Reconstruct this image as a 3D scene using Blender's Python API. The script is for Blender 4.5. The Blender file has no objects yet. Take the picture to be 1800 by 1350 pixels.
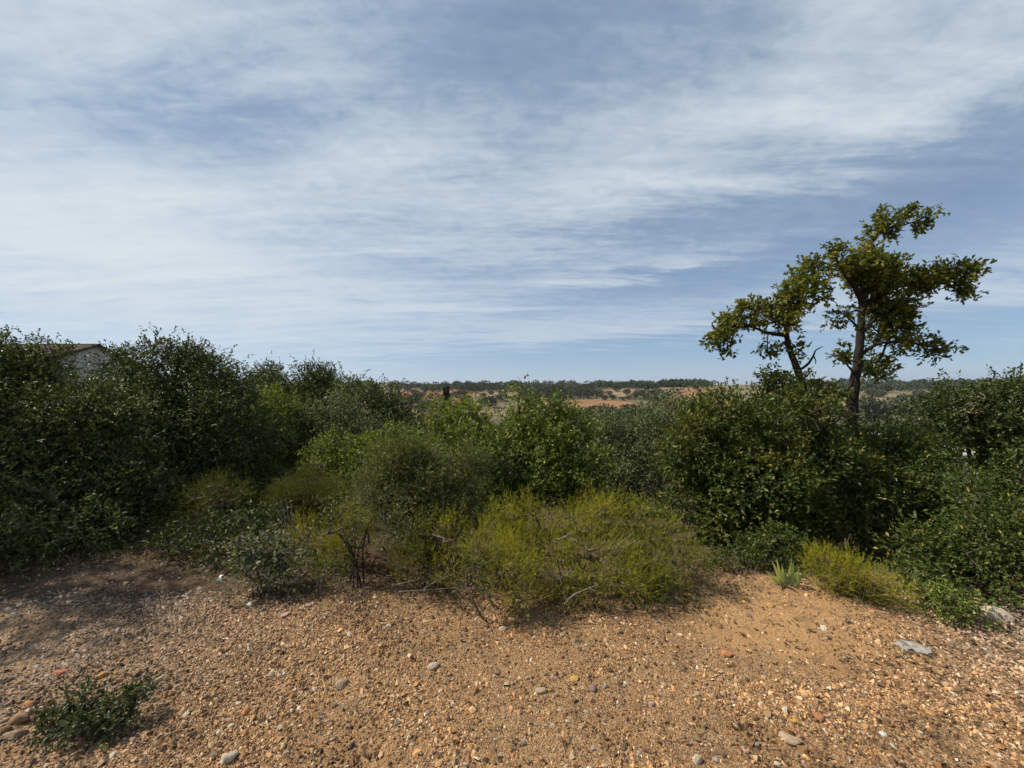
import bpy, math
import numpy as np
from mathutils import Vector

# ------------------------------------------------------------------ camera, sky, sun, exposure
scene = bpy.context.scene
COL = scene.collection
F_PX, CX, CY, CZ = 680.0, 900.0, 675.0, 1.60          # focal length and centre in photo pixels, eye height

cam_data = bpy.data.cameras.new('camera')
cam_data.sensor_width = 36.0
cam_data.lens = F_PX / 1800.0 * 36.0
cam_data.clip_start = 0.05
cam_data.clip_end = 60000.0
camera = bpy.data.objects.new('camera', cam_data)
camera.location = (0, 0, CZ)
camera.rotation_euler = (math.radians(90), 0, 0)
COL.objects.link(camera)
scene.camera = camera

SUN_AZ, SUN_EL = math.radians(-80), math.radians(50)   # azimuth from the view axis (+Y), towards +X positive
sun_dir = Vector((math.sin(SUN_AZ) * math.cos(SUN_EL), math.cos(SUN_AZ) * math.cos(SUN_EL), math.sin(SUN_EL)))
sun_data = bpy.data.lights.new('sun', 'SUN')
sun_data.energy = 5.0
sun_data.angle = math.radians(0.8)
sun_data.color = (1.0, 0.92, 0.79)
sun = bpy.data.objects.new('sun', sun_data)
sun.rotation_euler = sun_dir.to_track_quat('Z', 'Y').to_euler()
sun.location = sun_dir * 50
COL.objects.link(sun)

scene.view_settings.view_transform = 'Standard'
scene.view_settings.look = 'None'
scene.view_settings.gamma = 1.0
scene.view_settings.exposure = 0.36
scene.view_settings.use_curve_mapping = False
scene.render.engine = 'CYCLES'
scene.cycles.max_bounces = 4
scene.cycles.diffuse_bounces = 2
scene.cycles.glossy_bounces = 2
scene.cycles.transmission_bounces = 2
scene.cycles.volume_bounces = 0
scene.cycles.transparent_max_bounces = 4
scene.cycles.use_denoising = True
scene.cycles.use_adaptive_sampling = True
scene.cycles.adaptive_threshold = 0.03

world = bpy.data.worlds.new('World')
scene.world = world
world.use_nodes = True


class Nodes:
    """small helper to write node graphs as expressions"""
    def __init__(self, tree):
        self.t = tree
        self.n = tree.nodes
        self.l = tree.links
        self.n.clear()

    def new(self, typ, **kw):
        nd = self.n.new(typ)
        for k, v in kw.items():
            setattr(nd, k, v)
        return nd

    def link(self, a, b):
        self.l.new(a, b)

    def put(self, sock, v):
        if hasattr(v, 'is_output'):
            self.l.new(v, sock)
        elif v is not None:
            if isinstance(v, (tuple, list)) and len(v) == 3 and len(sock.default_value) == 4:
                v = (*v, 1.0)
            sock.default_value = v

    def math(self, op, a, b=None, c=None, clamp=False):
        nd = self.new('ShaderNodeMath', operation=op, use_clamp=clamp)
        self.put(nd.inputs[0], a)
        if b is not None:
            self.put(nd.inputs[1], b)
        if c is not None:
            self.put(nd.inputs[2], c)
        return nd.outputs[0]

    def ramp(self, fac, stops, interp='LINEAR'):
        nd = self.new('ShaderNodeValToRGB')
        nd.color_ramp.interpolation = interp
        el = nd.color_ramp.elements
        while len(el) < len(stops):
            el.new(0.5)
        for e, (p, c) in zip(el, stops):
            e.position = p
            e.color = (*c, 1.0) if len(c) == 3 else c
        self.put(nd.inputs[0], fac)
        return nd.outputs[0]

    def mix(self, fac, a, b, blend='MIX'):
        nd = self.new('ShaderNodeMix', data_type='RGBA', blend_type=blend)
        self.put(nd.inputs[0], fac)
        self.put(nd.inputs[6], a)
        self.put(nd.inputs[7], b)
        return nd.outputs[2]

    def noise(self, vec, scale, detail=4, rough=0.55, dist=0.0):
        nd = self.new('ShaderNodeTexNoise')
        self.put(nd.inputs['Vector'], vec)
        nd.inputs['Scale'].default_value = scale
        nd.inputs['Detail'].default_value = detail
        nd.inputs['Roughness'].default_value = rough
        nd.inputs['Distortion'].default_value = dist
        return nd.outputs[0]

    def step(self, v, lo, hi):
        nd = self.new('ShaderNodeMapRange', interpolation_type='SMOOTHSTEP')
        self.put(nd.inputs[0], v)
        nd.inputs[1].default_value = lo
        nd.inputs[2].default_value = hi
        return nd.outputs[0]


def px_angles(px, py):
    x, y, z = (px - CX) / F_PX, 1.0, (CY - py) / F_PX
    return math.atan2(x, y), math.atan2(z, math.hypot(x, y))


def build_sky():
    g = Nodes(world.node_tree)
    sky = g.new('ShaderNodeTexSky', sky_type='NISHITA')
    sky.sun_disc = False
    sky.sun_elevation = SUN_EL
    sky.sun_rotation = SUN_AZ
    sky.altitude = 700
    sky.air_density = 1.0
    sky.dust_density = 0.1
    sky.ozone_density = 3.0
    tc = g.new('ShaderNodeTexCoord')
    sep = g.new('ShaderNodeSeparateXYZ')
    g.link(tc.outputs['Generated'], sep.inputs[0])
    x, y, z = sep.outputs
    zc = g.math('ADD', g.math('MAXIMUM', z, 0.0), 0.09)
    u, v = g.math('DIVIDE', x, zc), g.math('DIVIDE', y, zc)
    uv = g.new('ShaderNodeCombineXYZ')
    g.link(u, uv.inputs[0])
    g.link(v, uv.inputs[1])
    def mapped(rot, sx, sy):
        m = g.new('ShaderNodeMapping')
        m.inputs['Rotation'].default_value = (0, 0, math.radians(rot))
        m.inputs['Scale'].default_value = (sx, sy, 1)
        g.link(uv.outputs[0], m.inputs['Vector'])
        return m.outputs[0]
    big = g.noise(mapped(-20, 0.55, 0.8), 1.0, 5, 0.55, 0.6)
    wisp = g.noise(mapped(-52, 0.5, 2.3), 1.5, 10, 0.66, 0.7)
    fine = g.noise(mapped(25, 5.0, 8.0), 1.0, 8, 0.68, 0.6)
    fibre = g.noise(mapped(-44, 1.1, 7.5), 1.3, 8, 0.6, 0.8)
    az = g.math('ARCTAN2', x, y)
    el = g.math('ARCSINE', z)
    wob = g.math('MULTIPLY', g.math('SUBTRACT', big, 0.5), 0.35)
    wob2 = g.math('MULTIPLY', g.math('SUBTRACT', wisp, 0.5), 0.16)
    az = g.math('ADD', az, wob)
    el = g.math('ADD', el, wob2)
    # cloud banks and clear lanes of this sky: photo position, half sizes in degrees, tilt, weight
    banks = [
        (60, 110, 16, 11, -20, 0.48), (20, 345, 16, 4.5, 4, 0.34), (330, 520, 24, 9, 0, 0.30),
        (760, 235, 12, 4.0, 12, 0.30), (640, 290, 8, 3.0, 10, 0.26), (1150, 280, 22, 5.5, 14, 0.33),
        (1700, 110, 14, 4.0, 24, 0.34), (1480, 70, 7, 4, 35, 0.16), (1150, 462, 14, 1.5, 3, 0.36), (420, 60, 16, 6, -20, 0.15),
        (900, 525, 14, 1.3, 2, 0.22), (1120, 590, 14, 1.8, 5, 0.20), (1700, 540, 14, 4, 0, 0.14),
        (880, 110, 16, 5.5, 4, -0.36), (330, 205, 20, 4.0, 9, -0.5), (1380, 395, 24, 4.0, 6, -0.30), (1250, 120, 10, 5, 20, -0.14),
        (40, 255, 12, 2.5, 12, -0.22), (1160, 503, 16, 1.6, 2, -0.30), (1080, 632, 26, 2.2, 3, -0.55), (1700, 330, 12, 4, 8, -0.22),
        (1650, 620, 20, 4, 0, -0.28), (250, 385, 16, 2.0, 0, -0.25)]
    cov = 0.58
    for (bx, by, ha, he, tilt, w) in banks:
        a0, e0 = px_angles(bx, by)
        da, de = g.math('SUBTRACT', az, a0), g.math('SUBTRACT', el, e0)
        c, s = math.cos(math.radians(tilt)), math.sin(math.radians(tilt))
        p = g.math('MULTIPLY_ADD', da, c, g.math('MULTIPLY', de, s))
        q = g.math('MULTIPLY_ADD', da, -s, g.math('MULTIPLY', de, c))
        p = g.math('DIVIDE', p, math.radians(ha))
        q = g.math('DIVIDE', q, math.radians(he))
        r2 = g.math('MULTIPLY_ADD', p, p, g.math('MULTIPLY', q, q))
        ga = g.math('EXPONENT', g.math('MULTIPLY', r2, -0.7))
        cov = g.math('MULTIPLY_ADD', ga, w * .8, cov)
    n = g.math('MULTIPLY_ADD', g.math('SUBTRACT', wisp, 0.5), 0.72, cov)
    n = g.math('MULTIPLY_ADD', g.math('SUBTRACT', big, 0.5), 0.55, n)
    n = g.math('MULTIPLY_ADD', g.math('SUBTRACT', fine, 0.5), 0.32, n)
    n = g.math('MULTIPLY_ADD', g.math('SUBTRACT', fibre, 0.5), 0.3, n)
    mottle = g.noise(mapped(10, 11, 16), 1.0, 5, 0.6, 0.5)
    n = g.math('MULTIPLY_ADD', g.math('MULTIPLY', g.math('SUBTRACT', mottle, 0.5), g.step(z, .12, .36)), 0.34, n)
    dens = g.step(n, 0.02, 1.18)
    cloud = g.ramp(dens, [(0.0, (3.5, 4.85, 6.7)), (0.3, (4.4, 5.75, 7.4)), (0.55, (6.2, 7.3, 8.5)), (1.0, (8.2, 9.0, 9.6))])
    veil = g.math('MULTIPLY_ADD', dens, 0.5, 0.5, clamp=True)
    low = g.step(z, 0.0, 0.16)
    veil = g.math('MULTIPLY', veil, g.math('MULTIPLY_ADD', low, 0.2, 0.8))
    clear = g.mix(1.0, sky.outputs[0], g.ramp(z, [(0.0, (.86, 1.08, 1.38)), (.12, (.92, 1.05, 1.18)), (.4, (1, 1, 1))]), 'MULTIPLY')
    col = g.mix(veil, clear, cloud)
    bg = g.new('ShaderNodeBackground')
    g.link(col, bg.inputs[0])
    bg.inputs[1].default_value = 0.066
    out = g.new('ShaderNodeOutputWorld')
    g.link(bg.outputs[0], out.inputs[0])


build_sky()

# ------------------------------------------------------------------ helpers
RNG = np.random.default_rng(7)


def vnoise(x, y, seed=0):
    """smooth value noise, range about -1..1"""
    x, y = np.asarray(x, float), np.asarray(y, float)
    xi, yi = np.floor(x), np.floor(y)
    fx, fy = x - xi, y - yi
    fx, fy = fx * fx * (3 - 2 * fx), fy * fy * (3 - 2 * fy)
    def h(a, b):
        t = np.sin(a * 127.1 + b * 311.7 + seed * 74.7) * 43758.5453
        return (t - np.floor(t)) * 2 - 1
    a = h(xi, yi) * (1 - fx) + h(xi + 1, yi) * fx
    b = h(xi, yi + 1) * (1 - fx) + h(xi + 1, yi + 1) * fx
    return a * (1 - fy) + b * fy


def H(x, y):
    """height of the ground"""
    x, y = np.asarray(x, float), np.asarray(y, float)
    edge = np.interp(x, [-40, -6, -2.2, -1.0, 0, 1.2, 2.6, 3.6, 6, 12, 40], [5.5, 4.8, 4.2, 3.3, 3.0, 3.0, 3.15, 2.6, 1.9, 1.0, 0.5])
    e = y - edge
    d = np.interp(e, [0, .5, 2, 5, 10, 30, 60, 120, 180, 260, 350, 450, 600, 800, 1000, 1400, 14000, 60000],
                  [0, -.05, -.4, -1.15, -2.2, -5, -9, -17, -22, -23, -18, -11, -4, 0.5, -1, -20, -40, -40])
    t = x / (np.abs(y) + 3)
    d = d * np.interp(t, [-1.3, -0.55], [0.25, 1.0])
    far = np.clip(e / 320, 0, 1)
    d = d + far * (6.2 * vnoise(x / 200 + 3, y / 200, 1) + 1.2 * vnoise(x / 50, y / 50, 2)) * np.clip(1.6 - e / 1600, 0.2, 1)
    d = d + np.clip(e / 600, 0, 1) * np.clip(2 - e / 800, 0, 1) * (3.0 * np.exp(-((t - 0.42) / 0.12) ** 2) + 1.5 * np.exp(-((t + .1) / 0.08) ** 2) - 1.2 * np.exp(-((t - .12) / .1) ** 2))
    r = np.hypot(x, y)
    near = np.clip(1.5 - r / 30, 0, 1)
    d = d + near * (0.035 * vnoise(x / 0.9, y / 0.9, 3) + 0.014 * vnoise(x * 3.3, y * 3.3, 4) + 0.006 * vnoise(x * 11, y * 11, 5))
    d = d + 0.05 * np.exp(-((x - 2.2) / 0.8) ** 2 - ((y - 2.9) / 0.5) ** 2)
    return d


def H1(x, y):
    return float(H(x, y))


def at(px, py, d):
    """photo pixel at a given depth -> world point"""
    return np.array([(px - CX) / F_PX * d, d, CZ - (py - CY) / F_PX * d])


def hit(px, py, dmin=1.2, dmax=4000):
    """where the sight line of a photo pixel meets the ground"""
    ds = np.geomspace(dmin, dmax, 900)
    xs, zs = (px - CX) / F_PX * ds, CZ - (py - CY) / F_PX * ds
    below = zs < H(xs, ds)
    k = int(np.argmax(below)) if below.any() else len(ds) - 1
    d = ds[k]
    return np.array([(px - CX) / F_PX * d, d, H1((px - CX) / F_PX * d, d)])


def mesh_np(name, V, F, mats, mat_idx=None, smooth=False, colors=None):
    V, F = np.asarray(V, np.float32), np.asarray(F, np.int32)
    k = F.shape[1]
    me = bpy.data.meshes.new(name)
    me.vertices.add(len(V))
    me.vertices.foreach_set('co', V.ravel())
    me.loops.add(F.size)
    me.loops.foreach_set('vertex_index', F.ravel())
    me.polygons.add(len(F))
    me.polygons.foreach_set('loop_start', np.arange(0, F.size, k, dtype=np.int32))
    if mat_idx is not None:
        me.polygons.foreach_set('material_index', np.asarray(mat_idx, np.int32))
    me.polygons.foreach_set('use_smooth', np.full(len(F), smooth, bool))
    for m in (mats if isinstance(mats, (list, tuple)) else [mats]):
        me.materials.append(m)
    me.update(calc_edges=True)
    if colors is not None:
        ca = me.color_attributes.new('Col', 'FLOAT_COLOR', 'POINT')
        c = np.ones((len(V), 4), np.float32)
        c[:, :3] = colors
        ca.data.foreach_set('color', c.ravel())
    return me


def obj(name, me, parent=None, label=None, cat=None, group=None, kind=None, loc=None, rotz=None, scale=None):
    o = bpy.data.objects.new(name, me)
    COL.objects.link(o)
    if parent is not None:
        o.parent = parent
    if loc is not None:
        o.location = loc
    if rotz is not None:
        o.rotation_euler = (0, 0, rotz)
    if scale is not None:
        o.scale = scale
    for k, v in (('label', label), ('category', cat), ('group', group), ('kind', kind)):
        if v:
            o[k] = v
    return o


def thing(name, label, cat, loc=(0, 0, 0), group=None):
    return obj(name, None, None, label, cat, group, None, tuple(float(c) for c in loc))


def unit(v):
    return v / np.maximum(np.linalg.norm(v, axis=-1, keepdims=True), 1e-9)


def tubes(P, Q, ra, rb, sides=5):
    """separate tapered prisms for arrays of segments"""
    P, Q = np.asarray(P, float), np.asarray(Q, float)
    n = len(P)
    D = unit(Q - P)
    ref = np.where(np.abs(D[:, 2:3]) > 0.9, np.array([[1., 0, 0]]), np.array([[0, 0, 1.]]))
    A = unit(np.cross(D, ref))
    B = np.cross(D, A)
    th = np.arange(sides) / sides * 2 * np.pi
    ring = np.cos(th)[None, :, None] * A[:, None, :] + np.sin(th)[None, :, None] * B[:, None, :]
    V = np.concatenate([P[:, None] + ring * np.asarray(ra)[:, None, None], Q[:, None] + ring * np.asarray(rb)[:, None, None]], 1).reshape(-1, 3)
    i = np.arange(sides)
    j = (i + 1) % sides
    f = np.stack([i, j, j + sides, i + sides], 1)
    F = (np.arange(n)[:, None, None] * 2 * sides + f[None]).reshape(-1, 4)
    return V, F


def limb(points, radii, sides=9, wob=0.0, seed=0):
    """one continuous tapered limb through points (spline smoothed)"""
    r = np.random.default_rng(seed)
    P, R = np.asarray(points, float), np.asarray(radii, float)
    n = len(P)
    t = np.linspace(0, n - 1, (n - 1) * 6 + 1)
    k = np.clip(t.astype(int), 0, n - 2)
    f = (t - k)[:, None]
    p0, p1, p2, p3 = P[np.maximum(k - 1, 0)], P[k], P[k + 1], P[np.minimum(k + 2, n - 1)]
    S = 0.5 * ((2 * p1) + (-p0 + p2) * f + (2 * p0 - 5 * p1 + 4 * p2 - p3) * f ** 2 + (-p0 + 3 * p1 - 3 * p2 + p3) * f ** 3)
    rad = np.interp(t, np.arange(n), R)
    S = S + r.normal(0, 1, S.shape) * (rad * wob)[:, None]
    T = unit(np.gradient(S, axis=0))
    ref = np.array([0.3, 1.0, 0.1]) if abs(T[:, 1]).mean() < 0.8 else np.array([0, 0, 1.])
    A = unit(np.cross(T, ref))
    B = np.cross(T, A)
    th = np.arange(sides) / sides * 2 * np.pi
    bump = 1 + wob * 2 * r.normal(0, 0.5, (len(S), sides))
    V = S[:, None] + (np.cos(th)[None, :, None] * A[:, None] + np.sin(th)[None, :, None] * B[:, None]) * (rad[:, None] * bump)[..., None]
    m = len(S)
    i = np.arange(sides)
    j = (i + 1) % sides
    F = np.concatenate([np.stack([i + a * sides, j + a * sides, j + (a + 1) * sides, i + (a + 1) * sides], 1) for a in range(m - 1)])
    return V.reshape(-1, 3), F


def join(parts):
    Vs, Fs, off = [], [], 0
    for V, F in parts:
        Vs.append(V)
        Fs.append(F + off)
        off += len(V)
    return np.concatenate(Vs), np.concatenate(Fs)


# ------------------------------------------------------------------ materials
MAT = {}


def material(name):
    m = bpy.data.materials.new(name)
    m.use_nodes = True
    MAT[name] = m
    return m, Nodes(m.node_tree)


def finish(g, shader, disp=None):
    o = g.new('ShaderNodeOutputMaterial')
    g.link(shader, o.inputs['Surface'])


def bump(g, height, strength, dist):
    b = g.new('ShaderNodeBump')
    b.inputs['Strength'].default_value = strength
    b.inputs['Distance'].default_value = dist
    g.put(b.inputs['Height'], height)
    return b.outputs[0]


def principled(g, color, rough=0.8, spec=0.3, normal=None):
    p = g.new('ShaderNodeBsdfPrincipled')
    g.put(p.inputs['Base Color'], color)
    g.put(p.inputs['Roughness'], rough)
    p.inputs['Specular IOR Level'].default_value = spec
    if normal is not None:
        g.link(normal, p.inputs['Normal'])
    return p.outputs[0]


def leaf_material(name, stops, trans=0.3, rough=0.45, spec=0.4, tint=None, tint_amt=0.0, tscale=2.2):
    """leaf colours picked leaf by leaf, rare bright ones standing in for gloss glints, some tint from bough to bough, light passing through the blade"""
    m, g = material(name)
    geo = g.new('ShaderNodeNewGeometry')
    c = g.ramp(geo.outputs['Random Per Island'], stops)  # on green foliage the rare pale stops paint glossy sparkle into the colour
    tc = g.new('ShaderNodeTexCoord')
    n = g.noise(tc.outputs['Object'], tscale, 3, 0.6)
    if tint:
        c = g.mix(g.math('MULTIPLY', g.step(n, 0.5, 0.72), tint_amt), c, tint)
    hv = g.new('ShaderNodeHueSaturation')
    g.link(g.math('MULTIPLY_ADD', n, 0.9, 0.55), hv.inputs['Value'])
    g.link(c, hv.inputs['Color'])
    c = hv.outputs[0]
    p = principled(g, c, rough + .08, spec * .55)
    t = g.new('ShaderNodeBsdfTranslucent')
    tcol = g.mix(1.0, c, (1.25, 1.15, 0.45), 'MULTIPLY')
    g.link(tcol, t.inputs[0])
    mx = g.new('ShaderNodeMixShader')
    mx.inputs[0].default_value = trans
    g.link(p, mx.inputs[1])
    g.link(t.outputs[0], mx.inputs[2])
    finish(g, mx.outputs[0])
    return m


# grey-green holm oak, deeper holm oak, greener gall oak, yellowing gall oak, broom, rockrose ...
leaf_material('holm_leaf', [(0, (0.032, 0.045, 0.011)), (.5, (0.055, 0.074, 0.018)), (.88, (0.125, 0.147, 0.046)), (1, (0.276, 0.300, 0.106))], .22, .38, .5)
leaf_material('holm_dark_leaf', [(0, (0.025, 0.038, 0.008)), (.6, (0.043, 0.063, 0.013)), (.93, (0.100, 0.128, 0.031)), (1, (0.233, 0.262, 0.092))], .22, .4, .45)
leaf_material('holm_grey_leaf', [(0, (0.046, 0.060, 0.022)), (.5, (0.077, 0.094, 0.036)), (1, (0.230, 0.261, 0.115))], .2, .5, .35)
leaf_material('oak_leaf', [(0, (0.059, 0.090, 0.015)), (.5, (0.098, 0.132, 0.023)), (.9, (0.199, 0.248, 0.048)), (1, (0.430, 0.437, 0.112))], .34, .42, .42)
leaf_material('oak_deep_leaf', [(0, (0.034, 0.054, 0.010)), (.5, (0.056, 0.083, 0.015)), (.92, (0.087, 0.114, 0.025)), (.97, (0.214, 0.216, 0.057)), (1, (0.402, 0.306, 0.059))], .3, .42, .42,
              (0.240, 0.176, 0.032), .35, 1.6)  # deeper green oak leaves with some yellow ones
leaf_material('tall_oak_leaf', [(0, (0.047, 0.073, 0.011)), (.5, (0.081, 0.107, 0.017)), (.85, (0.166, 0.190, 0.030)), (1, (0.390, 0.300, 0.047))], .32, .42, .4, (0.24, 0.18, 0.035), .5, 2.0)
leaf_material('yellow_leaf', [(0, (0.115, 0.103, 0.021)), (.5, (0.253, 0.184, 0.029)), (.8, (0.345, 0.230, 0.046)), (1, (0.391, 0.161, 0.034))], .35, .45, .4)
leaf_material('autumn_leaf', [(0, (0.08, 0.09, 0.022)), (.5, (0.16, 0.14, 0.03)), (.85, (0.26, 0.19, 0.04)), (1, (0.28, 0.16, 0.035))], .35, .45, .4)
leaf_material('willow_leaf', [(0, (0.051, 0.068, 0.020)), (.5, (0.088, 0.104, 0.035)), (.9, (0.172, 0.194, 0.072)), (1, (0.303, 0.270, 0.096))], .26, .48, .35, (0.208, 0.192, 0.048), .3, 1.8)
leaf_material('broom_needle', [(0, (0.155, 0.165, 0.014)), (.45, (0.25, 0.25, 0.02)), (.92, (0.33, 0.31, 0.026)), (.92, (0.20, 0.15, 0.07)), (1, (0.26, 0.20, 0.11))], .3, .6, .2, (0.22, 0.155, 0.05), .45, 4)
leaf_material('broom_green_needle', [(0, (0.115, 0.135, 0.014)), (.5, (0.195, 0.215, 0.02)), (.92, (0.27, 0.27, 0.03)), (1, (0.2, 0.16, 0.08))], .3, .6, .2, (0.14, 0.11, 0.05), .55, 4)
leaf_material('broom_shade_needle', [(0, (0.05, 0.065, 0.014)), (.5, (0.085, 0.10, 0.02)), (.9, (0.13, 0.135, 0.028)), (1, (0.15, 0.12, 0.06))], .3, .6, .2)  # darker copy of the green broom, shade put into the needle colour
leaf_material('rockrose_leaf', [(0, (0.063, 0.078, 0.042)), (.5, (0.109, 0.127, 0.071)), (.9, (0.240, 0.256, 0.160)), (1, (0.400, 0.340, 0.180))], .24, .5, .35)
leaf_material('seedling_leaf', [(0, (0.040, 0.055, 0.021)), (.5, (0.069, 0.090, 0.036)), (.92, (0.115, 0.132, 0.063)), (1, (0.230, 0.201, 0.127))], .25, .4, .45)
leaf_material('dry_leaf', [(0, (0.070, 0.045, 0.025)), (.5, (0.140, 0.085, 0.045)), (.85, (0.220, 0.150, 0.085)), (1, (0.320, 0.250, 0.170))], .15, .7, .2)
leaf_material('iris_blade', [(0, (0.24, 0.32, 0.14)), (.6, (0.36, 0.43, 0.20)), (1, (0.55, 0.50, 0.28))], .3, .45, .4)
leaf_material('straw', [(0, (0.220, 0.170, 0.090)), (1, (0.420, 0.340, 0.200))], .2, .6, .2)
leaf_material('far_oak_leaf', [(0, (0.033, 0.045, 0.022)), (.6, (0.056, 0.073, 0.037)), (1, (0.094, 0.103, 0.056))], .1, .7, .2)
leaf_material('far_olive_leaf', [(0, (0.056, 0.065, 0.037)), (.6, (0.094, 0.100, 0.056)), (1, (0.138, 0.138, 0.075))], .1, .7, .2)
leaf_material('cypress_leaf', [(0, (0.022, 0.038, 0.019)), (1, (0.048, 0.067, 0.032))], .1, .7, .2)


def bark(name, c0, c1, scale=30):
    m, g = material(name)
    tc = g.new('ShaderNodeTexCoord')
    mp = g.new('ShaderNodeMapping')
    mp.inputs['Scale'].default_value = (1, 1, 0.25)
    g.link(tc.outputs['Object'], mp.inputs[0])
    n = g.noise(mp.outputs[0], scale, 6, 0.7, 0.4)
    v = g.new('ShaderNodeTexVoronoi')
    v.inputs['Scale'].default_value = scale * 1.3
    g.link(mp.outputs[0], v.inputs['Vector'])
    h = g.math('MULTIPLY_ADD', v.outputs['Distance'], 0.7, n)
    c = g.ramp(h, [(0.3, c0), (0.9, c1)])
    finish(g, principled(g, c, 0.9, 0.15, bump(g, h, 0.9, 0.02)))


bark('oak_bark', (.009, .007, .006), (.03, .025, .02), 26)
bark('twig_bark', (.05, .038, .028), (.16, .13, .10), 60)
bark('dead_wood', (.14, .115, .095), (.30, .265, .225), 60)


def build_soil():
    m, g = material('soil')
    geo = g.new('ShaderNodeNewGeometry')
    pos = geo.outputs['Position']
    sep = g.new('ShaderNodeSeparateXYZ')
    g.link(pos, sep.inputs[0])
    X, Y, Z = sep.outputs
    n1 = g.noise(pos, 1.1, 6, 0.62, 0.3)
    n2 = g.noise(pos, 7.5, 7, 0.72, 0.2)
    n3 = g.noise(pos, 38, 6, 0.75)
    base = g.ramp(g.math('MULTIPLY_ADD', n2, 0.6, g.math('MULTIPLY', n1, 0.5)),
                  [(0.34, (.12, .058, .027)), (0.5, (.25, .13, .056)), (0.68, (.43, .25, .115))])
    # chips of stone pressed into the earth
    v = g.new('ShaderNodeTexVoronoi')
    v.inputs['Scale'].default_value = 85
    g.link(pos, v.inputs['Vector'])
    vs = g.new('ShaderNodeSeparateColor')
    g.link(v.outputs['Color'], vs.inputs[0])
    chip_c = g.ramp(vs.outputs[0], [(0, (.09, .065, .045)), (.25, (.24, .17, .11)), (.55, (.36, .27, .19)), (.8, (.46, .38, .29)), (1, (.62, .56, .47))])
    # sandy apron near the crest at the right of centre, greyer gravel to the left, dark lichen crust at the right
    def spot(x0, y0, rx, ry):
        a = g.math('DIVIDE', g.math('SUBTRACT', X, x0), rx)
        b = g.math('DIVIDE', g.math('SUBTRACT', Y, y0), ry)
        r2 = g.math('MULTIPLY_ADD', a, a, g.math('MULTIPLY', b, b))
        r2 = g.math('ADD', r2, g.math('MULTIPLY', g.math('SUBTRACT', n1, 0.5), 2.2))
        return g.math('SUBTRACT', 1.0, g.step(r2, 0.35, 1.5))
    sand = spot(2.0, 2.65, 0.95, 0.5)
    sand = g.math('MAXIMUM', sand, g.math('MULTIPLY', spot(-0.55, 1.75, 0.2, 0.18), 0.5))
    grey = spot(-3.2, 2.5, 1.9, 1.0)
    crust = g.math('MAXIMUM', spot(3.0, 2.15, 1.1, 0.55), spot(1.9, 1.6, 0.6, 0.25))
    chips = g.math('LESS_THAN', vs.outputs[1], g.math('MULTIPLY_ADD', sand, -0.42, 0.62))
    chips = g.math('MULTIPLY', chips, g.math('SUBTRACT', 1.0, g.step(v.outputs['Distance'], 0.35, 0.55)))
    c = g.mix(g.math('MULTIPLY', chips, 0.75), base, chip_c)
    c = g.mix(g.math('MULTIPLY', sand, 0.55), c, (.52, .31, .14))
    c = g.mix(g.math('MULTIPLY', grey, 0.5), c, (.30, .235, .18))
    v2 = g.new('ShaderNodeTexVoronoi')
    v2.inputs['Scale'].default_value = 190
    g.link(pos, v2.inputs['Vector'])
    vs2 = g.new('ShaderNodeSeparateColor')
    g.link(v2.outputs['Color'], vs2.inputs[0])
    grain_c = g.ramp(vs2.outputs[0], [(0, (.07, .045, .028)), (.3, (.21, .115, .05)), (.6, (.41, .235, .105)), (.85, (.52, .34, .175)), (1, (.60, .48, .34))])
    c = g.mix(g.math('MULTIPLY_ADD', sand, -0.42, 0.55), c, grain_c)
    dark = g.math('MULTIPLY', g.step(n2, 0.50, 0.64), g.math('MULTIPLY_ADD', crust, 0.5, 0.48))
    c = g.mix(dark, c, (.075, .05, .034))
    # leaf mould below the shrubs, beyond the clearing dry pasture and scrub soil
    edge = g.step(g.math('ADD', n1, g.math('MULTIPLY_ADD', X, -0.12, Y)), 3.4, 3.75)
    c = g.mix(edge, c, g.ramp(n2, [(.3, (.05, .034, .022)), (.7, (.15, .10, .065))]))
    nf = g.noise(pos, 0.02, 6, 0.6, 0.5)
    nf2 = g.noise(pos, 0.25, 5, 0.7)
    scrub = g.step(g.math('ADD', Y, g.math('MULTIPLY', nf2, 80)), 230, 330)
    pasture = g.ramp(g.math('MULTIPLY_ADD', nf2, 0.45, g.math('MULTIPLY', nf, 0.65)),
                     [(.35, (.055, .058, .03)), (.5, (.11, .095, .05)), (.62, (.19, .145, .08)), (.8, (.2, .12, .065))])
    c = g.mix(g.step(Y, 8, 30), c, g.mix(scrub, g.ramp(nf2, [(.3, (.035, .038, .018)), (.7, (.10, .085, .05))]), pasture))
    h = g.math('MULTIPLY_ADD', chips, 0.5, g.math('MULTIPLY_ADD', n3, 0.9, n2))
    h = g.math('MULTIPLY_ADD', vs2.outputs[1], 0.45, h)
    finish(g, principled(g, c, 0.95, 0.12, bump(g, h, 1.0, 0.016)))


build_soil()


def attr_material(name, rough, spec, bstr, bscale, amt):
    m, g = material(name)
    a = g.new('ShaderNodeVertexColor', layer_name='Col')
    tc = g.new('ShaderNodeTexCoord')
    n = g.noise(tc.outputs['Object'], bscale, 5, 0.65)
    hv = g.new('ShaderNodeHueSaturation')
    g.link(g.math('MULTIPLY_ADD', n, amt, 1 - amt / 2), hv.inputs['Value'])
    g.link(a.outputs[0], hv.inputs['Color'])
    finish(g, principled(g, hv.outputs[0], rough, spec, bump(g, n, bstr, 0.004)))


attr_material('gravel_stone', .85, .2, .5, 120, .6)


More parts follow.
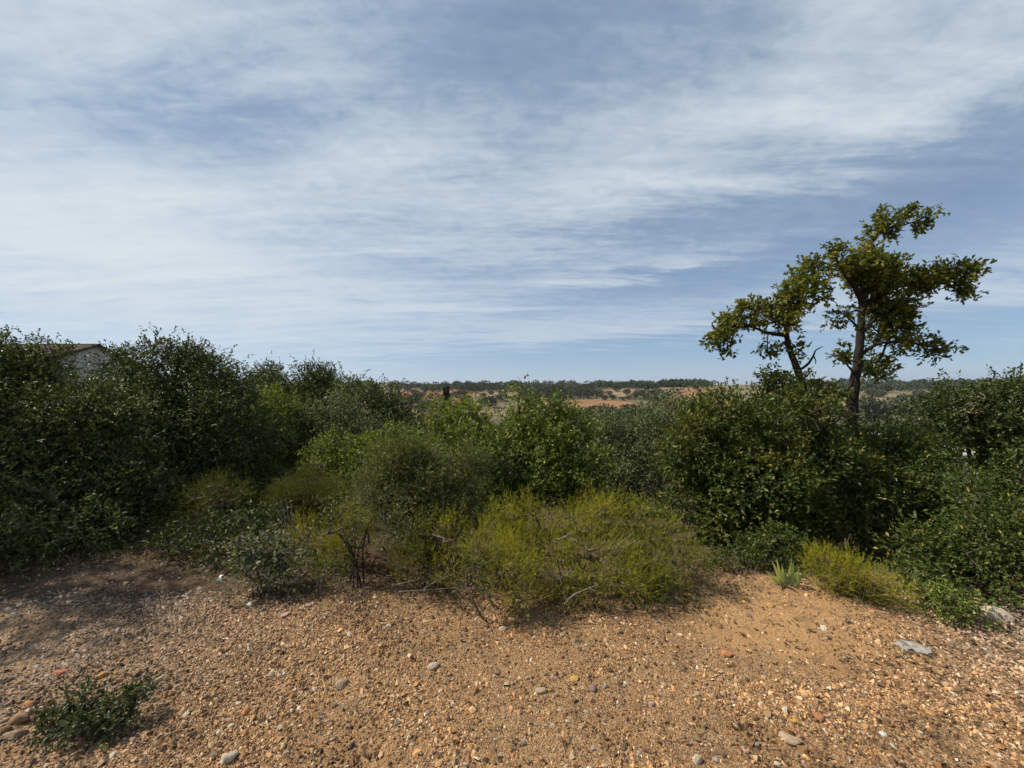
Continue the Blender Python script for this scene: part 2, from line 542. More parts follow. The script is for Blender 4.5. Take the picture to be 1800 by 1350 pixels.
def stone_material(name, c):
    m, g = material(name)
    tc = g.new('ShaderNodeTexCoord')
    n = g.noise(tc.outputs['Object'], 3.5, 7, 0.65, 0.6)
    n2 = g.noise(tc.outputs['Object'], 14, 5, 0.7)
    oi = g.new('ShaderNodeObjectInfo')
    c = np.array(c)
    col = g.ramp(n, [(.3, tuple(c * .62)), (.52, tuple(c)), (.72, tuple(np.minimum(c * 1.3 + .02, .8)))])
    col = g.mix(g.step(n2, .55, .7), col, tuple(c * .55 + np.array((.10, .06, .03)) * .45))
    hv = g.new('ShaderNodeHueSaturation')
    g.link(g.math('MULTIPLY_ADD', oi.outputs['Random'], .35, .82), hv.inputs['Value'])
    g.link(col, hv.inputs['Color'])
    finish(g, principled(g, hv.outputs[0], .82, .22, bump(g, g.math('ADD', n, n2), .5, .08)))
    return m


STONE_COL = {'tan': (.40, .29, .19), 'pale': (.52, .43, .32), 'grey': (.31, .26, .21), 'ochre': (.48, .28, .09), 'orange': (.45, .19, .085),
             'red': (.42, .15, .085), 'purple': (.26, .17, .145), 'white': (.66, .62, .55), 'brown': (.26, .16, .085), 'pink': (.47, .30, .24)}
for k_, c_ in STONE_COL.items():
    stone_material('stone_' + k_, c_)


def field_material(name, c0, c1, c2, scale=0.05):
    m, g = material(name)
    geo = g.new('ShaderNodeNewGeometry')
    n = g.noise(geo.outputs['Position'], scale, 6, 0.62, 0.5)
    n2 = g.noise(geo.outputs['Position'], scale * 12, 4, 0.7)
    c = g.ramp(g.math('MULTIPLY_ADD', n2, 0.35, g.math('MULTIPLY', n, 0.75)), [(.35, c0), (.52, c1), (.7, c2)])
    finish(g, principled(g, c, 0.95, 0.1))


field_material('ploughed_red', (.13, .055, .028), (.185, .08, .04), (.24, .115, .06), .03)
field_material('ploughed_orange', (.15, .073, .036), (.205, .105, .054), (.29, .18, .10), .02)
field_material('stubble', (.14, .10, .06), (.195, .14, .085), (.25, .185, .115), .03)


def plain(name, c, rough=.8, spec=.3, scale=8, amt=.3):
    m, g = material(name)
    tc = g.new('ShaderNodeTexCoord')
    n = g.noise(tc.outputs['Object'], scale, 6, 0.65)
    c = np.array(c)
    col = g.ramp(n, [(.3, tuple(c * (1 - amt))), (.7, tuple(np.minimum(c * (1 + amt * .6), .9)))])
    finish(g, principled(g, col, rough, spec, bump(g, n, .3, .01)))


plain('white_render', (.42, .41, .40), .9, .1, 3, .12)
plain('roof_tile', (.085, .06, .05), .85, .2, 5, .5)
plain('sheet_metal', (.40, .42, .45), .45, .5, 2, .12)
plain('paper', (.78, .79, .80), .7, .2, 40, .08)
plain('slab', (.30, .28, .25), .95, .1, 30, .45)
plain('mountain_rock', (.20, .19, .16), .95, .05, .001, .3)

# ------------------------------------------------------------------ the ground and the far country
def build_ground():
    front = np.radians(np.linspace(-66, 66, 250))
    back = np.radians(np.linspace(66, 294, 58)[1:-1])
    th = np.concatenate([front, back])
    rr = np.concatenate([[0.25, 0.6, 1.0], np.geomspace(1.3, 7, 120), np.geomspace(7, 1500, 105)[1:], np.geomspace(1500, 40000, 14)[1:]])
    R, T = np.meshgrid(rr, th, indexing='ij')
    X, Y = R * np.sin(T), R * np.cos(T)
    Z = H(X, Y)
    V = np.stack([X, Y, Z], -1).reshape(-1, 3)
    n, m = len(rr), len(th)
    a = np.arange(n - 1)[:, None] * m
    j = np.arange(m)[None]
    j2 = (j + 1) % m
    F = np.stack([a + j, a + j2, a + m + j2, a + m + j], -1).reshape(-1, 4)[:, ::-1]
    V = np.concatenate([V, [[0, 0, H1(0, 0)]]])
    F2 = np.stack([np.full(m, len(V) - 1), np.arange(m), (np.arange(m) + 1) % m, (np.arange(m) + 1) % m], 1)
    me = mesh_np('ground', V, F, MAT['soil'], smooth=True)
    return obj('ground', me, kind='structure')


GROUND = build_ground()


def field(name, top, bot, mat):
    """a sheet of ploughed or stubble land draped over the far slope; corners read off the photograph"""
    top, bot = np.array(top, float), np.array(bot, float)
    n, m = 30, 10
    s = np.linspace(0, 1, n)
    def along(p):
        t = np.linspace(0, 1, len(p))
        return np.stack([np.interp(s, t, p[:, 0]), np.interp(s, t, p[:, 1])], 1)
    A, B = along(top), along(bot)
    a, b = np.array([hit(x, y, 90) for x, y in A]), np.array([hit(x, y, 90) for x, y in B])
    V = []
    for k in range(m):
        f = k / (m - 1)
        p = a * (1 - f) + b * f
        j = 5 * np.sin(np.arange(n) * .45 + k) * (f in (0, 1))
        p[:, 1] += j
        p[:, 2] = H(p[:, 0], p[:, 1]) + 0.35
        V.append(p)
    V = np.concatenate(V)
    i = np.arange(n - 1)
    F = np.concatenate([np.stack([i + k * n, i + 1 + k * n, i + 1 + (k + 1) * n, i + (k + 1) * n], 1) for k in range(m - 1)])[:, ::-1]
    obj(name, mesh_np(name, V, F, MAT[mat], smooth=True), kind='structure')


field('ploughed_field', [(690, 689), (740, 688), (790, 684), (830, 686)], [(690, 703), (740, 708), (790, 712), (830, 716)], 'ploughed_red')
field('stubble_field', [(832, 685), (870, 684), (905, 690)], [(832, 697), (870, 700), (905, 698)], 'stubble')
field('ploughed_field', [(1000, 707), (1040, 703.5), (1085, 705), (1118, 708)], [(1000, 716), (1040, 722), (1085, 724), (1118, 721)], 'ploughed_orange')
field('ploughed_field', [(1188, 683), (1215, 681), (1242, 683)], [(1188, 700), (1215, 704), (1242, 704)], 'ploughed_orange')
field('stubble_field', [(1010, 692), (1060, 687), (1110, 682), (1160, 680)], [(1010, 697), (1060, 697), (1110, 700), (1160, 699)], 'stubble')
field('stubble_field', [(920, 692), (950, 690), (985, 694)], [(920, 702), (950, 705), (985, 703)], 'ploughed_orange')
field('ploughed_field', [(1440, 694), (1470, 700), (1505, 708), (1535, 716)], [(1440, 702), (1470, 711), (1505, 722), (1535, 726)], 'ploughed_orange')
field('stubble_field', [(1510, 703), (1545, 701), (1590, 700)], [(1510, 709), (1545, 709), (1590, 706)], 'stubble')


def build_mountains():
    n = 60
    x = np.linspace(300, 2600, n)
    x = np.linspace(-400, 6500, n)
    top = -20 + 150 * np.exp(-((x - 1500) / 1300) ** 2) * (0.75 + 0.2 * vnoise(x / 260, x * 0, 8) + .12 * vnoise(x / 90, x * 0, 9))
    V = []
    for f, yy in ((0, 13000), (.6, 14200), (1, 15500), (.5, 17000), (0, 18500)):
        z = -45 + (top + 45) * f + (f > 0) * (f < 1) * 14 * vnoise(x / 150, np.full(n, yy), 11)
        V.append(np.stack([x, np.full(n, yy), z], 1))
    V = np.concatenate(V)
    i = np.arange(n - 1)
    F = np.concatenate([np.stack([i + k * n, i + 1 + k * n, i + 1 + (k + 1) * n, i + (k + 1) * n], 1) for k in range(4)])
    obj('mountains', mesh_np('mountains', V, F, MAT['mountain_rock'], smooth=True), kind='structure')


build_mountains()

# ------------------------------------------------------------------ foliage machinery
LEAF = {
    'oval': (np.array([(0, 0, 0), (.3, -.24, .07), (.72, -.2, .05), (1, 0, -.05), (.72, .2, .05), (.3, .24, .07)]),
             np.array([(0, 1, 3), (1, 2, 3), (0, 3, 5), (3, 4, 5)])),
    'rhomb': (np.array([(0, 0, 0), (.48, -.25, .09), (1, 0, -.04), (.48, .25, .09)]), np.array([(0, 1, 2), (0, 2, 3)])),
    'narrow': (np.array([(0, 0, 0), (.45, -.11, .04), (1, 0, -.1), (.45, .11, .04)]), np.array([(0, 1, 2), (0, 2, 3)])),
    'lobed': (np.array([(0, 0, 0), (.28, -.26, .05), (.40, -.14, .03), (.62, -.34, .07), (.72, -.17, .03), (1, 0, -.08),
                        (.72, .17, .03), (.62, .34, .07), (.40, .14, .03), (.28, .26, .05)]),
              np.array([(0, 1, 2), (2, 3, 4), (2, 4, 5), (0, 2, 5), (0, 5, 8), (8, 5, 6), (8, 6, 7), (0, 8, 9)])),
    'needle': (np.array([(0, -.06, 0), (0, .06, 0), (1, 0, 0)]), np.array([(0, 1, 2)])),
}


def leaves(B, D, N, size, kind):
    """leaf blades at B pointing along D with upper side N"""
    T, F = LEAF[kind]
    D = unit(D)
    S = unit(np.cross(N, D))
    N = np.cross(D, S)
    size = size[:, None, None]
    V = B[:, None] + size * (T[None, :, 0:1] * D[:, None] + T[None, :, 1:2] * S[:, None] + T[None, :, 2:3] * N[:, None])
    n, k = len(B), len(T)
    FF = (np.arange(n)[:, None, None] * k + F[None]).reshape(-1, 3)
    return V.reshape(-1, 3), FF


def sprigs(C, O, rng, radius, n_sprig, n_leaf, length, kind, size, up=0.35, spread=0.8, angle=0.9, flat=0.6):
    """leafy sprigs round each cluster centre C, growing outwards (O) and upwards"""
    n = len(C)
    Cs, Os = np.repeat(C, n_sprig, 0), np.repeat(O, n_sprig, 0)
    m = len(Cs)
    off = rng.normal(0, 1, (m, 3)) * radius * 0.55
    d = unit(Os * 0.8 + rng.normal(0, 1, (m, 3)) * spread + np.array([0, 0, up]))
    L = length * rng.uniform(.6, 1.3, m)
    s0 = Cs + off
    t = np.tile(np.linspace(0.1, 1, n_leaf), m) + rng.uniform(-.06, .06, m * n_leaf)
    B = np.repeat(s0, n_leaf, 0) + np.repeat(d * L[:, None], n_leaf, 0) * t[:, None]
    dd = np.repeat(d, n_leaf, 0)
    D = unit(dd + angle * unit(rng.normal(0, 1, dd.shape)))
    N = unit(np.array([0, 0, flat]) + np.repeat(Os, n_leaf, 0) * .35 + rng.normal(0, .55, dd.shape))
    return leaves(B, D, N, size * rng.uniform(.65, 1.2, len(B)), kind)


def area_of(r):
    p = 1.6
    return 4 * np.pi * (((r[0] * r[1]) ** p + (r[0] * r[2]) ** p + (r[1] * r[2]) ** p) / 3) ** (1 / p)


def crown_clusters(blobs, spacing, rng, inner=0.25, back=0.6, lump=2.6, drop=.2):
    """cluster centres over a crown: big masses carry many small boughs (lumps), each bough has leafy clusters over its outer side"""
    Cs, Os, ids, core = [], [], [], []
    for bi, (c, r) in enumerate(blobs):
        size = spacing * lump
        n = max(4, int(area_of(r) / (size * .95) ** 2))
        g = np.arange(n) + .5
        ph = np.arccos(1 - 2 * g / n)
        th = np.pi * (1 + 5 ** .5) * g + rng.uniform(0, 6.28)
        u = unit(np.stack([np.cos(th) * np.sin(ph), np.sin(th) * np.sin(ph), np.cos(ph)], 1) + rng.normal(0, .22, (n, 3)))
        u = u[((u[:, 1] < 0.35) | (rng.random(n) < back)) & (rng.random(n) > drop)]
        lr = np.minimum(size * .6 * rng.uniform(.5, 1.5, len(u)), r.min() * .75)
        L = c + u * np.maximum(r - lr[:, None] * .7, r * .3) * rng.uniform(.66, 1.12, (len(u), 1))
        for q in range(len(u)):
            m = max(2, int(4 * np.pi * lr[q] ** 2 * .68 / spacing ** 2))
            w = unit(rng.normal(0, 1, (m, 3)) + u[q] * .7 + np.array([0, 0, .35]))
            shoot = np.minimum(rng.exponential(.07, (m, 1)), .18) * (rng.random((m, 1)) < .12) * min(1, .15 / spacing)
            Cs.append(L[q] + w * lr[q] * (rng.uniform(.6, 1.05, (m, 1)) + shoot * 1.6) + np.array([0, 0, 1.]) * shoot * lr[q])
            Os.append(unit(w + u[q] * .4))
            ids.append(np.full(m, bi))
        k = max(2, int(area_of(r) * inner * 1.0 / spacing ** 2))
        v = unit(rng.normal(0, 1, (k, 3)))
        Cs.append(c + v * r * rng.uniform(.3, .72, (k, 1)))
        Os.append(v)
        ids.append(np.full(k, bi))
    C, O, I = np.concatenate(Cs), np.concatenate(Os), np.concatenate(ids)
    keep = np.ones(len(C), bool)
    for bi, (c, r) in enumerate(blobs):
        q = np.linalg.norm((C - c) / r, axis=1)
        keep &= ~((q < 0.55) & (I != bi))
    return C[keep], O[keep], I[keep]


def branchwork(nodes, node_r, C, rng, r_twig=0.003):
    """twigs that join every cluster to the limbs, thicker where more hang on them"""
    P = [np.array(p) for p in nodes]
    par = [-1] * len(P)
    order = np.argsort(np.linalg.norm(C - np.mean(nodes, 0), axis=1))
    arr = np.zeros((len(P) + 2 * len(C) + 2, 3))
    arr[:len(P)] = P
    cnt = len(P)
    for k in order:
        c = C[k]
        d = np.linalg.norm(arr[:cnt] - c, axis=1)
        j = int(np.argmin(d))
        if d[j] > 0.12:
            mid = (arr[j] + c) / 2 + rng.normal(0, .07, 3) * d[j] + np.array([0, 0, -.08 * d[j]])
            arr[cnt] = mid
            par.append(j)
            j = cnt
            cnt += 1
        arr[cnt] = c
        par.append(j)
        cnt += 1
    load = np.zeros(cnt)
    load[len(nodes):] = 1
    for k in range(cnt - 1, len(nodes) - 1, -1):
        load[par[k]] += load[k]
    idx = np.arange(len(nodes), cnt)
    pa = np.array(par)[idx]
    ra = r_twig * np.sqrt(load[idx]) * 1.15
    rb = r_twig * np.sqrt(np.maximum(load[idx] - 1, .5))
    return tubes(arr[pa], arr[idx], ra, np.minimum(ra, rb), 4)


def blob_px(px, py, d, rx, ry, deep=None):
    s = d / F_PX
    return at(px, py, d), np.array([rx * s, (deep if deep else (rx + ry) / 2) * s, ry * s])


def tree(name, label, cat, blobs, base, leaf, mat, spacing=.16, n_sprig=9, n_leaf=7, size=.045, length=.13, seed=1, trunk_r=.06,
         limbs=None, extra=(), group=None, up=.35, spread=.8, angle=.9, twig_mat='twig_bark', inner=.25, back=.6, bark_mat='oak_bark', cluster=.8,
         blob_mats=None, stems=1, lump=3.8, drop=.2, r_twig=.003):
    """a tree or shrub: thing > trunk, crown (> branches); blobs in photo pixels with their own depth"""
    rng = np.random.default_rng(seed)
    B = [blob_px(*b) for b in blobs]
    B = [(c, np.maximum(r - .5 * length, r * .45)) for c, r in B]
    C, O, I = crown_clusters(B, spacing, rng, inner, back, lump, drop)
    gz = H(C[:, 0], C[:, 1])
    ok = C[:, 2] > gz + (.04 if spacing > .06 else .01)
    C, O, I = C[ok], O[ok], I[ok]
    if limbs is None:
        bx, bd = base
        root = np.array([(bx - CX) / F_PX * bd, bd, 0])
        root[2] = H1(root[0], root[1]) - .05
        limbs, nodes = [], []
        cs = [b[0] for b in B]
        for s in range(stems):
            rt = root + (np.array([math.cos(s * 2.4), math.sin(s * 2.4), 0]) * .05 * (stems > 1))
            for q, (c, r) in enumerate(B):
                if stems > 1 and q % stems != s:
                    continue
                k = min(max(r[2] * 0.3, .02), .5)
                tip = c + np.array([0, 0, k])
                m1 = rt + (tip - rt) * .35 + np.array([0, 0, .12 * np.linalg.norm(tip - rt)]) * .6 + rng.normal(0, .04, 3)
                m2 = rt + (tip - rt) * .7 + rng.normal(0, .05, 3)
                rr = trunk_r * (1.0 if q == 0 else .7)
                limbs.append(([rt, m1, m2, tip], [rr, rr * .75, rr * .5, rr * .25]))
    else:
        root = np.array(limbs[0][0][0])
    o = thing(name, label, cat, root, group)
    parts = []
    nodes = []
    for k, (pts, rad) in enumerate(limbs):
        V, Fq = limb(pts, rad, 8, .05, seed * 31 + k)
        parts.append((V, Fq))
        pts = np.array(pts)
        for a, b in zip(pts[:-1], pts[1:]):
            nodes += [a + (b - a) * f for f in (.3, .65, 1.0)]
    V, Fq = join(parts)
    obj('trunk', mesh_np('trunk', V - root, Fq, MAT[bark_mat], smooth=True), o)
    V, Fq = branchwork(nodes, None, C, rng, r_twig)
    obj('branches', mesh_np('branches', V - root, Fq, MAT[twig_mat], smooth=True), o, kind='stuff')
    names = [mat]
    Vs, Fs, Ms, off = [], [], [], 0
    groups = {}
    for bi in range(len(B)):
        mm = (blob_mats or {}).get(bi, mat)
        groups.setdefault(mm, []).append(bi)
    names = list(groups)
    for mi, mm in enumerate(names):
        s = np.isin(I, groups[mm])
        if not s.any():
            continue
        V, Fq = sprigs(C[s], O[s], rng, spacing * cluster, n_sprig, n_leaf, length, leaf, size, up, spread, angle)
        Vs.append(V)
        Fs.append(Fq + off)
        off += len(V)
        Ms.append(np.full(len(Fq), mi))
    me = mesh_np('crown', np.concatenate(Vs) - root, np.concatenate(Fs), [MAT[x] for x in names], np.concatenate(Ms))
    obj('crown', me, o, kind='stuff')
    for V, Fq, nm, mt in extra:
        obj(nm, mesh_np(nm, np.asarray(V) - root, Fq, MAT[mt], smooth=True), o)
    return o


# ------------------------------------------------------------------ the house behind the left oaks
def box(x0, x1, y0, y1, z0, z1):
    V = np.array([(x, y, z) for x in (x0, x1) for y in (y0, y1) for z in (z0, z1)], float)
    F = np.array([(0, 1, 3, 2), (4, 6, 7, 5), (0, 4, 5, 1), (2, 3, 7, 6), (0, 2, 6, 4), (1, 5, 7, 3)])
    return V, F


def build_house():
    gx, yr, zr = -32.3, 30.0, 4.62            # gable plane, ridge line, ridge height
    half, fall, length = 4.6, 1.75, 13.0
    g0 = min(H1(gx, yr - half), H1(gx, yr + half), H1(gx - length, yr - half)) - .3
    o = thing('house', 'white house with brown tiled gable roof behind the left oaks', 'house', (gx, yr, g0))
    def loc(V):
        return np.asarray(V, float) - np.array([gx, yr, g0])
    e = zr - fall - .1
    w = half - .35
    # walls as a gabled prism
    V = [(gx, yr - w, g0), (gx, yr + w, g0), (gx, yr + w, e), (gx, yr, zr - .14), (gx, yr - w, e)]
    V += [(x - length, y, z) for x, y, z in V]
    quads = [(0, 5, 9, 4), (1, 2, 7, 6), (0, 1, 6, 5)]
    me = bpy.data.meshes.new('wall')
    me.from_pydata([tuple(v) for v in loc(V)], [], [(0, 1, 2, 3, 4), (9, 8, 7, 6, 5)] + quads)
    me.materials.append(MAT['white_render'])
    me.update()
    obj('wall', me, o)
    # roof: two slopes of barrel tiles, modelled as rows of round tiles
    roof = None
    for s in (-1, 1):
        cols, rows = int(length / .24), 7
        cx = gx + .3 - (np.arange(cols * 6 + 1) / 6) * .24
        prof = .055 * np.abs(np.sin(np.arange(cols * 6 + 1) / 6 * np.pi))
        V = []
        for r in range(rows):
            for f in (0, 1):
                t = (r + f) / rows
                y = yr + s * half * t
                z = zr - fall * t + (.03 * f) + prof
                V.append(np.stack([cx, np.full_like(cx, y), z], 1))
        n = len(cx)
        i = np.arange(n - 1)
        F = np.concatenate([np.stack([i + k * n, i + 1 + k * n, i + 1 + (k + 1) * n, i + (k + 1) * n], 1) for k in range(len(V) - 1)])
        if s > 0:
            F = F[:, ::-1]
        rf = obj('roof', mesh_np('roof', loc(np.concatenate(V)), F, MAT['roof_tile'], smooth=False), o)
        roof = roof or rf
    th = np.linspace(0, np.pi, 7)
    xs = np.arange(0, length + .3, .42)
    parts = []
    for x in xs:
        a = np.stack([np.full(7, gx + .32 - x), yr + .14 * np.cos(th), zr + .01 + .1 * np.sin(th)], 1)
        b = a + np.array([-.46, 0, -.0])
        b[:, 1] = yr + .115 * np.cos(th)
        i = np.arange(6)
        parts.append((np.concatenate([a, b]), np.stack([i, i + 1, i + 8, i + 7], 1)))
    V, F = join(parts)
    obj('ridge_cap', mesh_np('ridge_cap', loc(V), F, MAT['roof_tile']), roof)
    for s in (-1, 1):                         # verge tiles along the gable
        a = np.array([gx + .16, yr + s * .05, zr - .03])
        b = np.array([gx + .16, yr + s * half, zr - fall - .03])
        V, F = tubes([a], [b], [.13], [.13], 8)
        obj('verge', mesh_np('verge', loc(V), F, MAT['roof_tile']), roof)


build_house()


def build_shed():
    c = at(1690, 785, 12.5)
    z = c[2]
    g0 = H1(c[0], c[1]) - .2
    o = thing('shed', 'pale grey shed roof glimpsed through the oaks at far right', 'shed', (c[0], c[1], g0))
    def loc(V):
        return np.asarray(V, float) - np.array([c[0], c[1], g0])
    V, F = box(c[0] - .5, c[0] + .7, c[1] + .1, c[1] + 2.4, g0, z - .35)
    obj('wall', mesh_np('wall', loc(V), F, MAT['white_render']), o)
    n = 60
    x = np.linspace(c[0] - .7, c[0] + .9, n)
    w = .03 * np.sin(np.arange(n) * 1.05)
    a = np.stack([x, np.full(n, c[1] - .1), z - .3 + w], 1)
    b = np.stack([x, np.full(n, c[1] + 2.6), z + .12 + w], 1)
    V = np.concatenate([a, b, a - [0, 0, .03], b - [0, 0, .03]])
    i = np.arange(n - 1)
    F = np.concatenate([np.stack([i, i + 1, i + 1 + n, i + n], 1), np.stack([i + 2 * n, i + 3 * n, i + 1 + 3 * n, i + 1 + 2 * n], 1),
                        np.stack([i, i + 2 * n, i + 1 + 2 * n, i + 1], 1)])
    obj('roof', mesh_np('roof', loc(V), F, MAT['sheet_metal'], smooth=True), o)


build_shed()

# ------------------------------------------------------------------ far trees
def far_tree_mesh(name, seed, mat, faces, tall=1.0, size=.16):
    """a small crown of leaf clumps about 1 m across and 0.8 m high with a short trunk"""
    rng = np.random.default_rng(seed)
    blobs = [(np.array([0, 0, .48]), np.array([.5, .5, .34])), (np.array([.2, .1, .6]), np.array([.3, .3, .24])), (np.array([-.22, -.1, .55]), np.array([.3, .3, .26])),
             (np.array([.05, -.22, .42]), np.array([.32, .3, .26]))]
    n = faces
    pick = rng.integers(0, 4, n)
    c = np.array([b[0] for b in blobs])[pick]
    r = np.array([b[1] for b in blobs])[pick]
    u = unit(rng.normal(0, 1, (n, 3)))
    P = c + u * r * rng.uniform(.6, 1.05, (n, 1))
    V, F = leaves(P, unit(u + rng.normal(0, .6, (n, 3)) + [0, 0, .3]), unit(u + rng.normal(0, .5, (n, 3))), size * rng.uniform(.6, 1.3, n), 'rhomb')
    V[:, 2] *= tall
    tv, tf = tubes([(0, 0, -.1)], [(0.02, 0, .5 * tall)], [.05], [.03], 5)
    tf = np.concatenate([tf[:, [0, 1, 2]], tf[:, [0, 2, 3]]]) + len(V)
    return mesh_np('crown', V, F, MAT[mat]), mesh_np('trunk', tv, tf - len(V), MAT['oak_bark'])


FAR = [far_tree_mesh('far_oak', 11 + k, m, 420, t) for k, (m, t) in enumerate((('far_oak_leaf', 1.0), ('far_oak_leaf', .85), ('far_olive_leaf', .9), ('far_oak_leaf', 1.15)))]


def far_oak(px, py, width_px, label, group, var=None):
    p = hit(px, py, 25)
    s = width_px / F_PX * p[1]
    k = int(RNG.integers(0, 4)) if var is None else var
    o = obj('holm_oak', None, None, label, 'tree', group, None, (p[0], p[1], p[2] - .03 * s), float(RNG.uniform(0, 6.3)), (s, s, s * float(RNG.uniform(.8, 1.05))))
    obj('crown', FAR[k][0], o, kind='stuff')
    obj('trunk', FAR[k][1], o)


ORD = ('leftmost', 'second from the left', 'third from the left', 'fourth from the left', 'fifth from the left', 'sixth from the left', 'seventh from the left', 'seventh from the right', 'sixth from the right', 'fifth from the right',
       'fourth from the right', 'third from the right', 'second from the right', 'rightmost')
LB_L = 'small dark oak dotted on the red slope around the cypresses'
for k, (px, py, w) in enumerate(sorted(((729, 695, 14), (735, 708, 20), (806, 698, 14), (815, 697, 16), (828, 691, 14), (838, 692, 16), (850, 700, 13), (862, 694, 12), (700, 690, 12), (716, 689, 13), (880, 694, 14),
                  (760, 690, 12), (772, 689, 14), (745, 691, 12)))):
    far_oak(px, py, w, 'small dark oak on the red slope around the cypresses, ' + ORD[k], 'oaks on the red slope')
LB_M = 'small dark oak scattered on the tan slope above the orange field'
for px, py, w in ((990, 697, 15), (975, 700, 14), (1005, 700, 16), (1020, 699, 15), (1032, 700, 17), (1043, 697, 14), (1055, 696, 14), (1070, 695, 10), (1085, 689, 12), (1102, 694, 10), (1064, 704, 10), (1076, 703, 11),
                  (1094, 704, 9), (1105, 703, 9), (1116, 702, 10), (1120, 696, 11), (1140, 691, 13), (1130, 698, 12), (1150, 697, 14), (960, 697, 14), (946, 694, 13), (930, 697, 14), (1012, 692, 12), (1035, 690, 12), (965, 706, 16), (985, 709, 18)):
    far_oak(px, py, w * 1.25, LB_M, 'oaks on the tan slope')
far_oak(1222, 685, 10, 'lone small oak on the orange field left of the tall twin oaks', None, 0)
LB_R = 'small grey-green oak on the dry slope behind the tall twin oaks'
rr_ = np.random.default_rng(5)
for k in range(46):
    px = rr_.uniform(1428, 1660)
    py = rr_.uniform(684, 742)
    if 1440 < px < 1535 and 696 < py < 724 and rr_.random() < .75:
        continue
    far_oak(px, py, rr_.uniform(12, 20) * (1 + (py - 690) / 90), LB_R, 'oaks on the dry slope at the right')
LB_V = 'grey-green oak in the valley between the near oaks'
for px, py, w in ((1050, 752, 36), (1085, 754, 40), (1120, 751, 36), (1030, 748, 34), (1068, 745, 28), (1105, 744, 26), (1140, 735, 26), (745, 728, 28), (725, 716, 26), (760, 722, 24), (1160, 712, 26),
                  (1520, 745, 50), (1560, 742, 52), (1600, 738, 48), (1540, 735, 34), (1475, 738, 40), (1445, 728, 32), (1585, 728, 32), (1625, 722, 30), (1000, 738, 30), (700, 712, 24), (820, 720, 24), (860, 716, 24), (940, 718, 26)):
    far_oak(px, py, w, LB_V, 'oaks in the valley')
for k, (px, py, w) in enumerate(sorted(((803, 680, 10), (823, 681, 11), (912, 681, 12), (830, 680, 9), (1610, 682, 14), (1590, 681, 11), (1670, 681, 10), (1685, 681, 10)))):
    far_oak(px, py, w, 'taller oak standing out on the far ridge line, ' + (ORD[k] if k < 4 else ORD[k + 6]), 'oaks on the ridge line', 3)


def build_woodland():
    """the woods along the far ridge, which read as one dark mass"""
    rng = np.random.default_rng(21)
    Vs, Fs, off = [], [], 0
    spots = []
    def strip(x0, x1, y0, y1, n, w):
        for _ in range(n):
            spots.append((rng.uniform(x0, x1), rng.uniform(y0, y1), rng.uniform(.55, 1.45) * w))
    strip(640, 1260, 677, 681, 170, 9)
    strip(680, 760, 681, 684, 50, 9)
    strip(745, 840, 682, 687, 90, 9)
    strip(837, 1050, 681, 690, 200, 9)
    strip(920, 1000, 690, 698, 50, 11)
    strip(1050, 1155, 679, 684, 120, 10)
    strip(1160, 1245, 676, 681, 110, 10)
    strip(1400, 1800, 677, 683, 300, 11)
    strip(1480, 1800, 683, 690, 120, 13)
    strip(200, 640, 677, 682, 60, 12)
    strip(905, 1062, 689, 703, 70, 9)
    strip(690, 905, 698, 724, 60, 13)
    strip(1120, 1200, 690, 706, 30, 10)
    strip(1000, 1130, 722, 732, 40, 14)
    base = np.random.default_rng(2)
    nf = 32
    u0 = unit(base.normal(0, 1, (nf, 3)))
    u0[:, 2] = np.abs(u0[:, 2]) * 1.0 - .25
    for (px, py, w) in spots:
        p = hit(px, py, 150, 1500)
        s = w / F_PX * p[1]
        u = u0 * rng.uniform(.8, 1.1, (nf, 1))
        P = p + np.array([0, 0, .34 * s]) + u * np.array([.5, .5, .38]) * s
        V, F = leaves(P, unit(u + rng.normal(0, .6, (nf, 3))), unit(u + rng.normal(0, .4, (nf, 3))), np.full(nf, .34 * s), 'rhomb')
        Vs.append(V)
        Fs.append(F + off)
        off += len(V)
    obj('woodland', mesh_np('woodland', np.concatenate(Vs), np.concatenate(Fs), MAT['far_oak_leaf']), None, 'dark band of oak woods along the far ridge', 'wood', None, 'stuff')


build_woodland()


def build_valley_scrub():
    """scrub and low oaks covering the valley floor, one green mass"""
    rng = np.random.default_rng(23)
    Vs, Fs, off, nf = [], [], 0, 110
    for _ in range(330):
        d = rng.uniform(55, 255)
        x = d * rng.uniform(-.45, 1.5)
        s = rng.uniform(3.5, 6.5)
        p = np.array([x, d, H1(x, d)])
        u = unit(rng.normal(0, 1, (nf, 3)))
        u[:, 2] = np.abs(u[:, 2]) * 1.1 - .35
        P = p + np.array([0, 0, .3 * s]) + u * np.array([.55, .55, .36]) * s * rng.uniform(.75, 1.1, (nf, 1))
        V, F = leaves(P, unit(u + rng.normal(0, .6, (nf, 3))), unit(u + rng.normal(0, .4, (nf, 3))), .2 * s * rng.uniform(.6, 1.3, nf), 'rhomb')
        Vs.append(V)
        Fs.append(F + off)
        off += len(V)
    obj('valley_scrub', mesh_np('valley_scrub', np.concatenate(Vs), np.concatenate(Fs), MAT['far_oak_leaf']), None, 'low green oak scrub covering the valley floor', 'scrub', None, 'stuff')


build_valley_scrub()


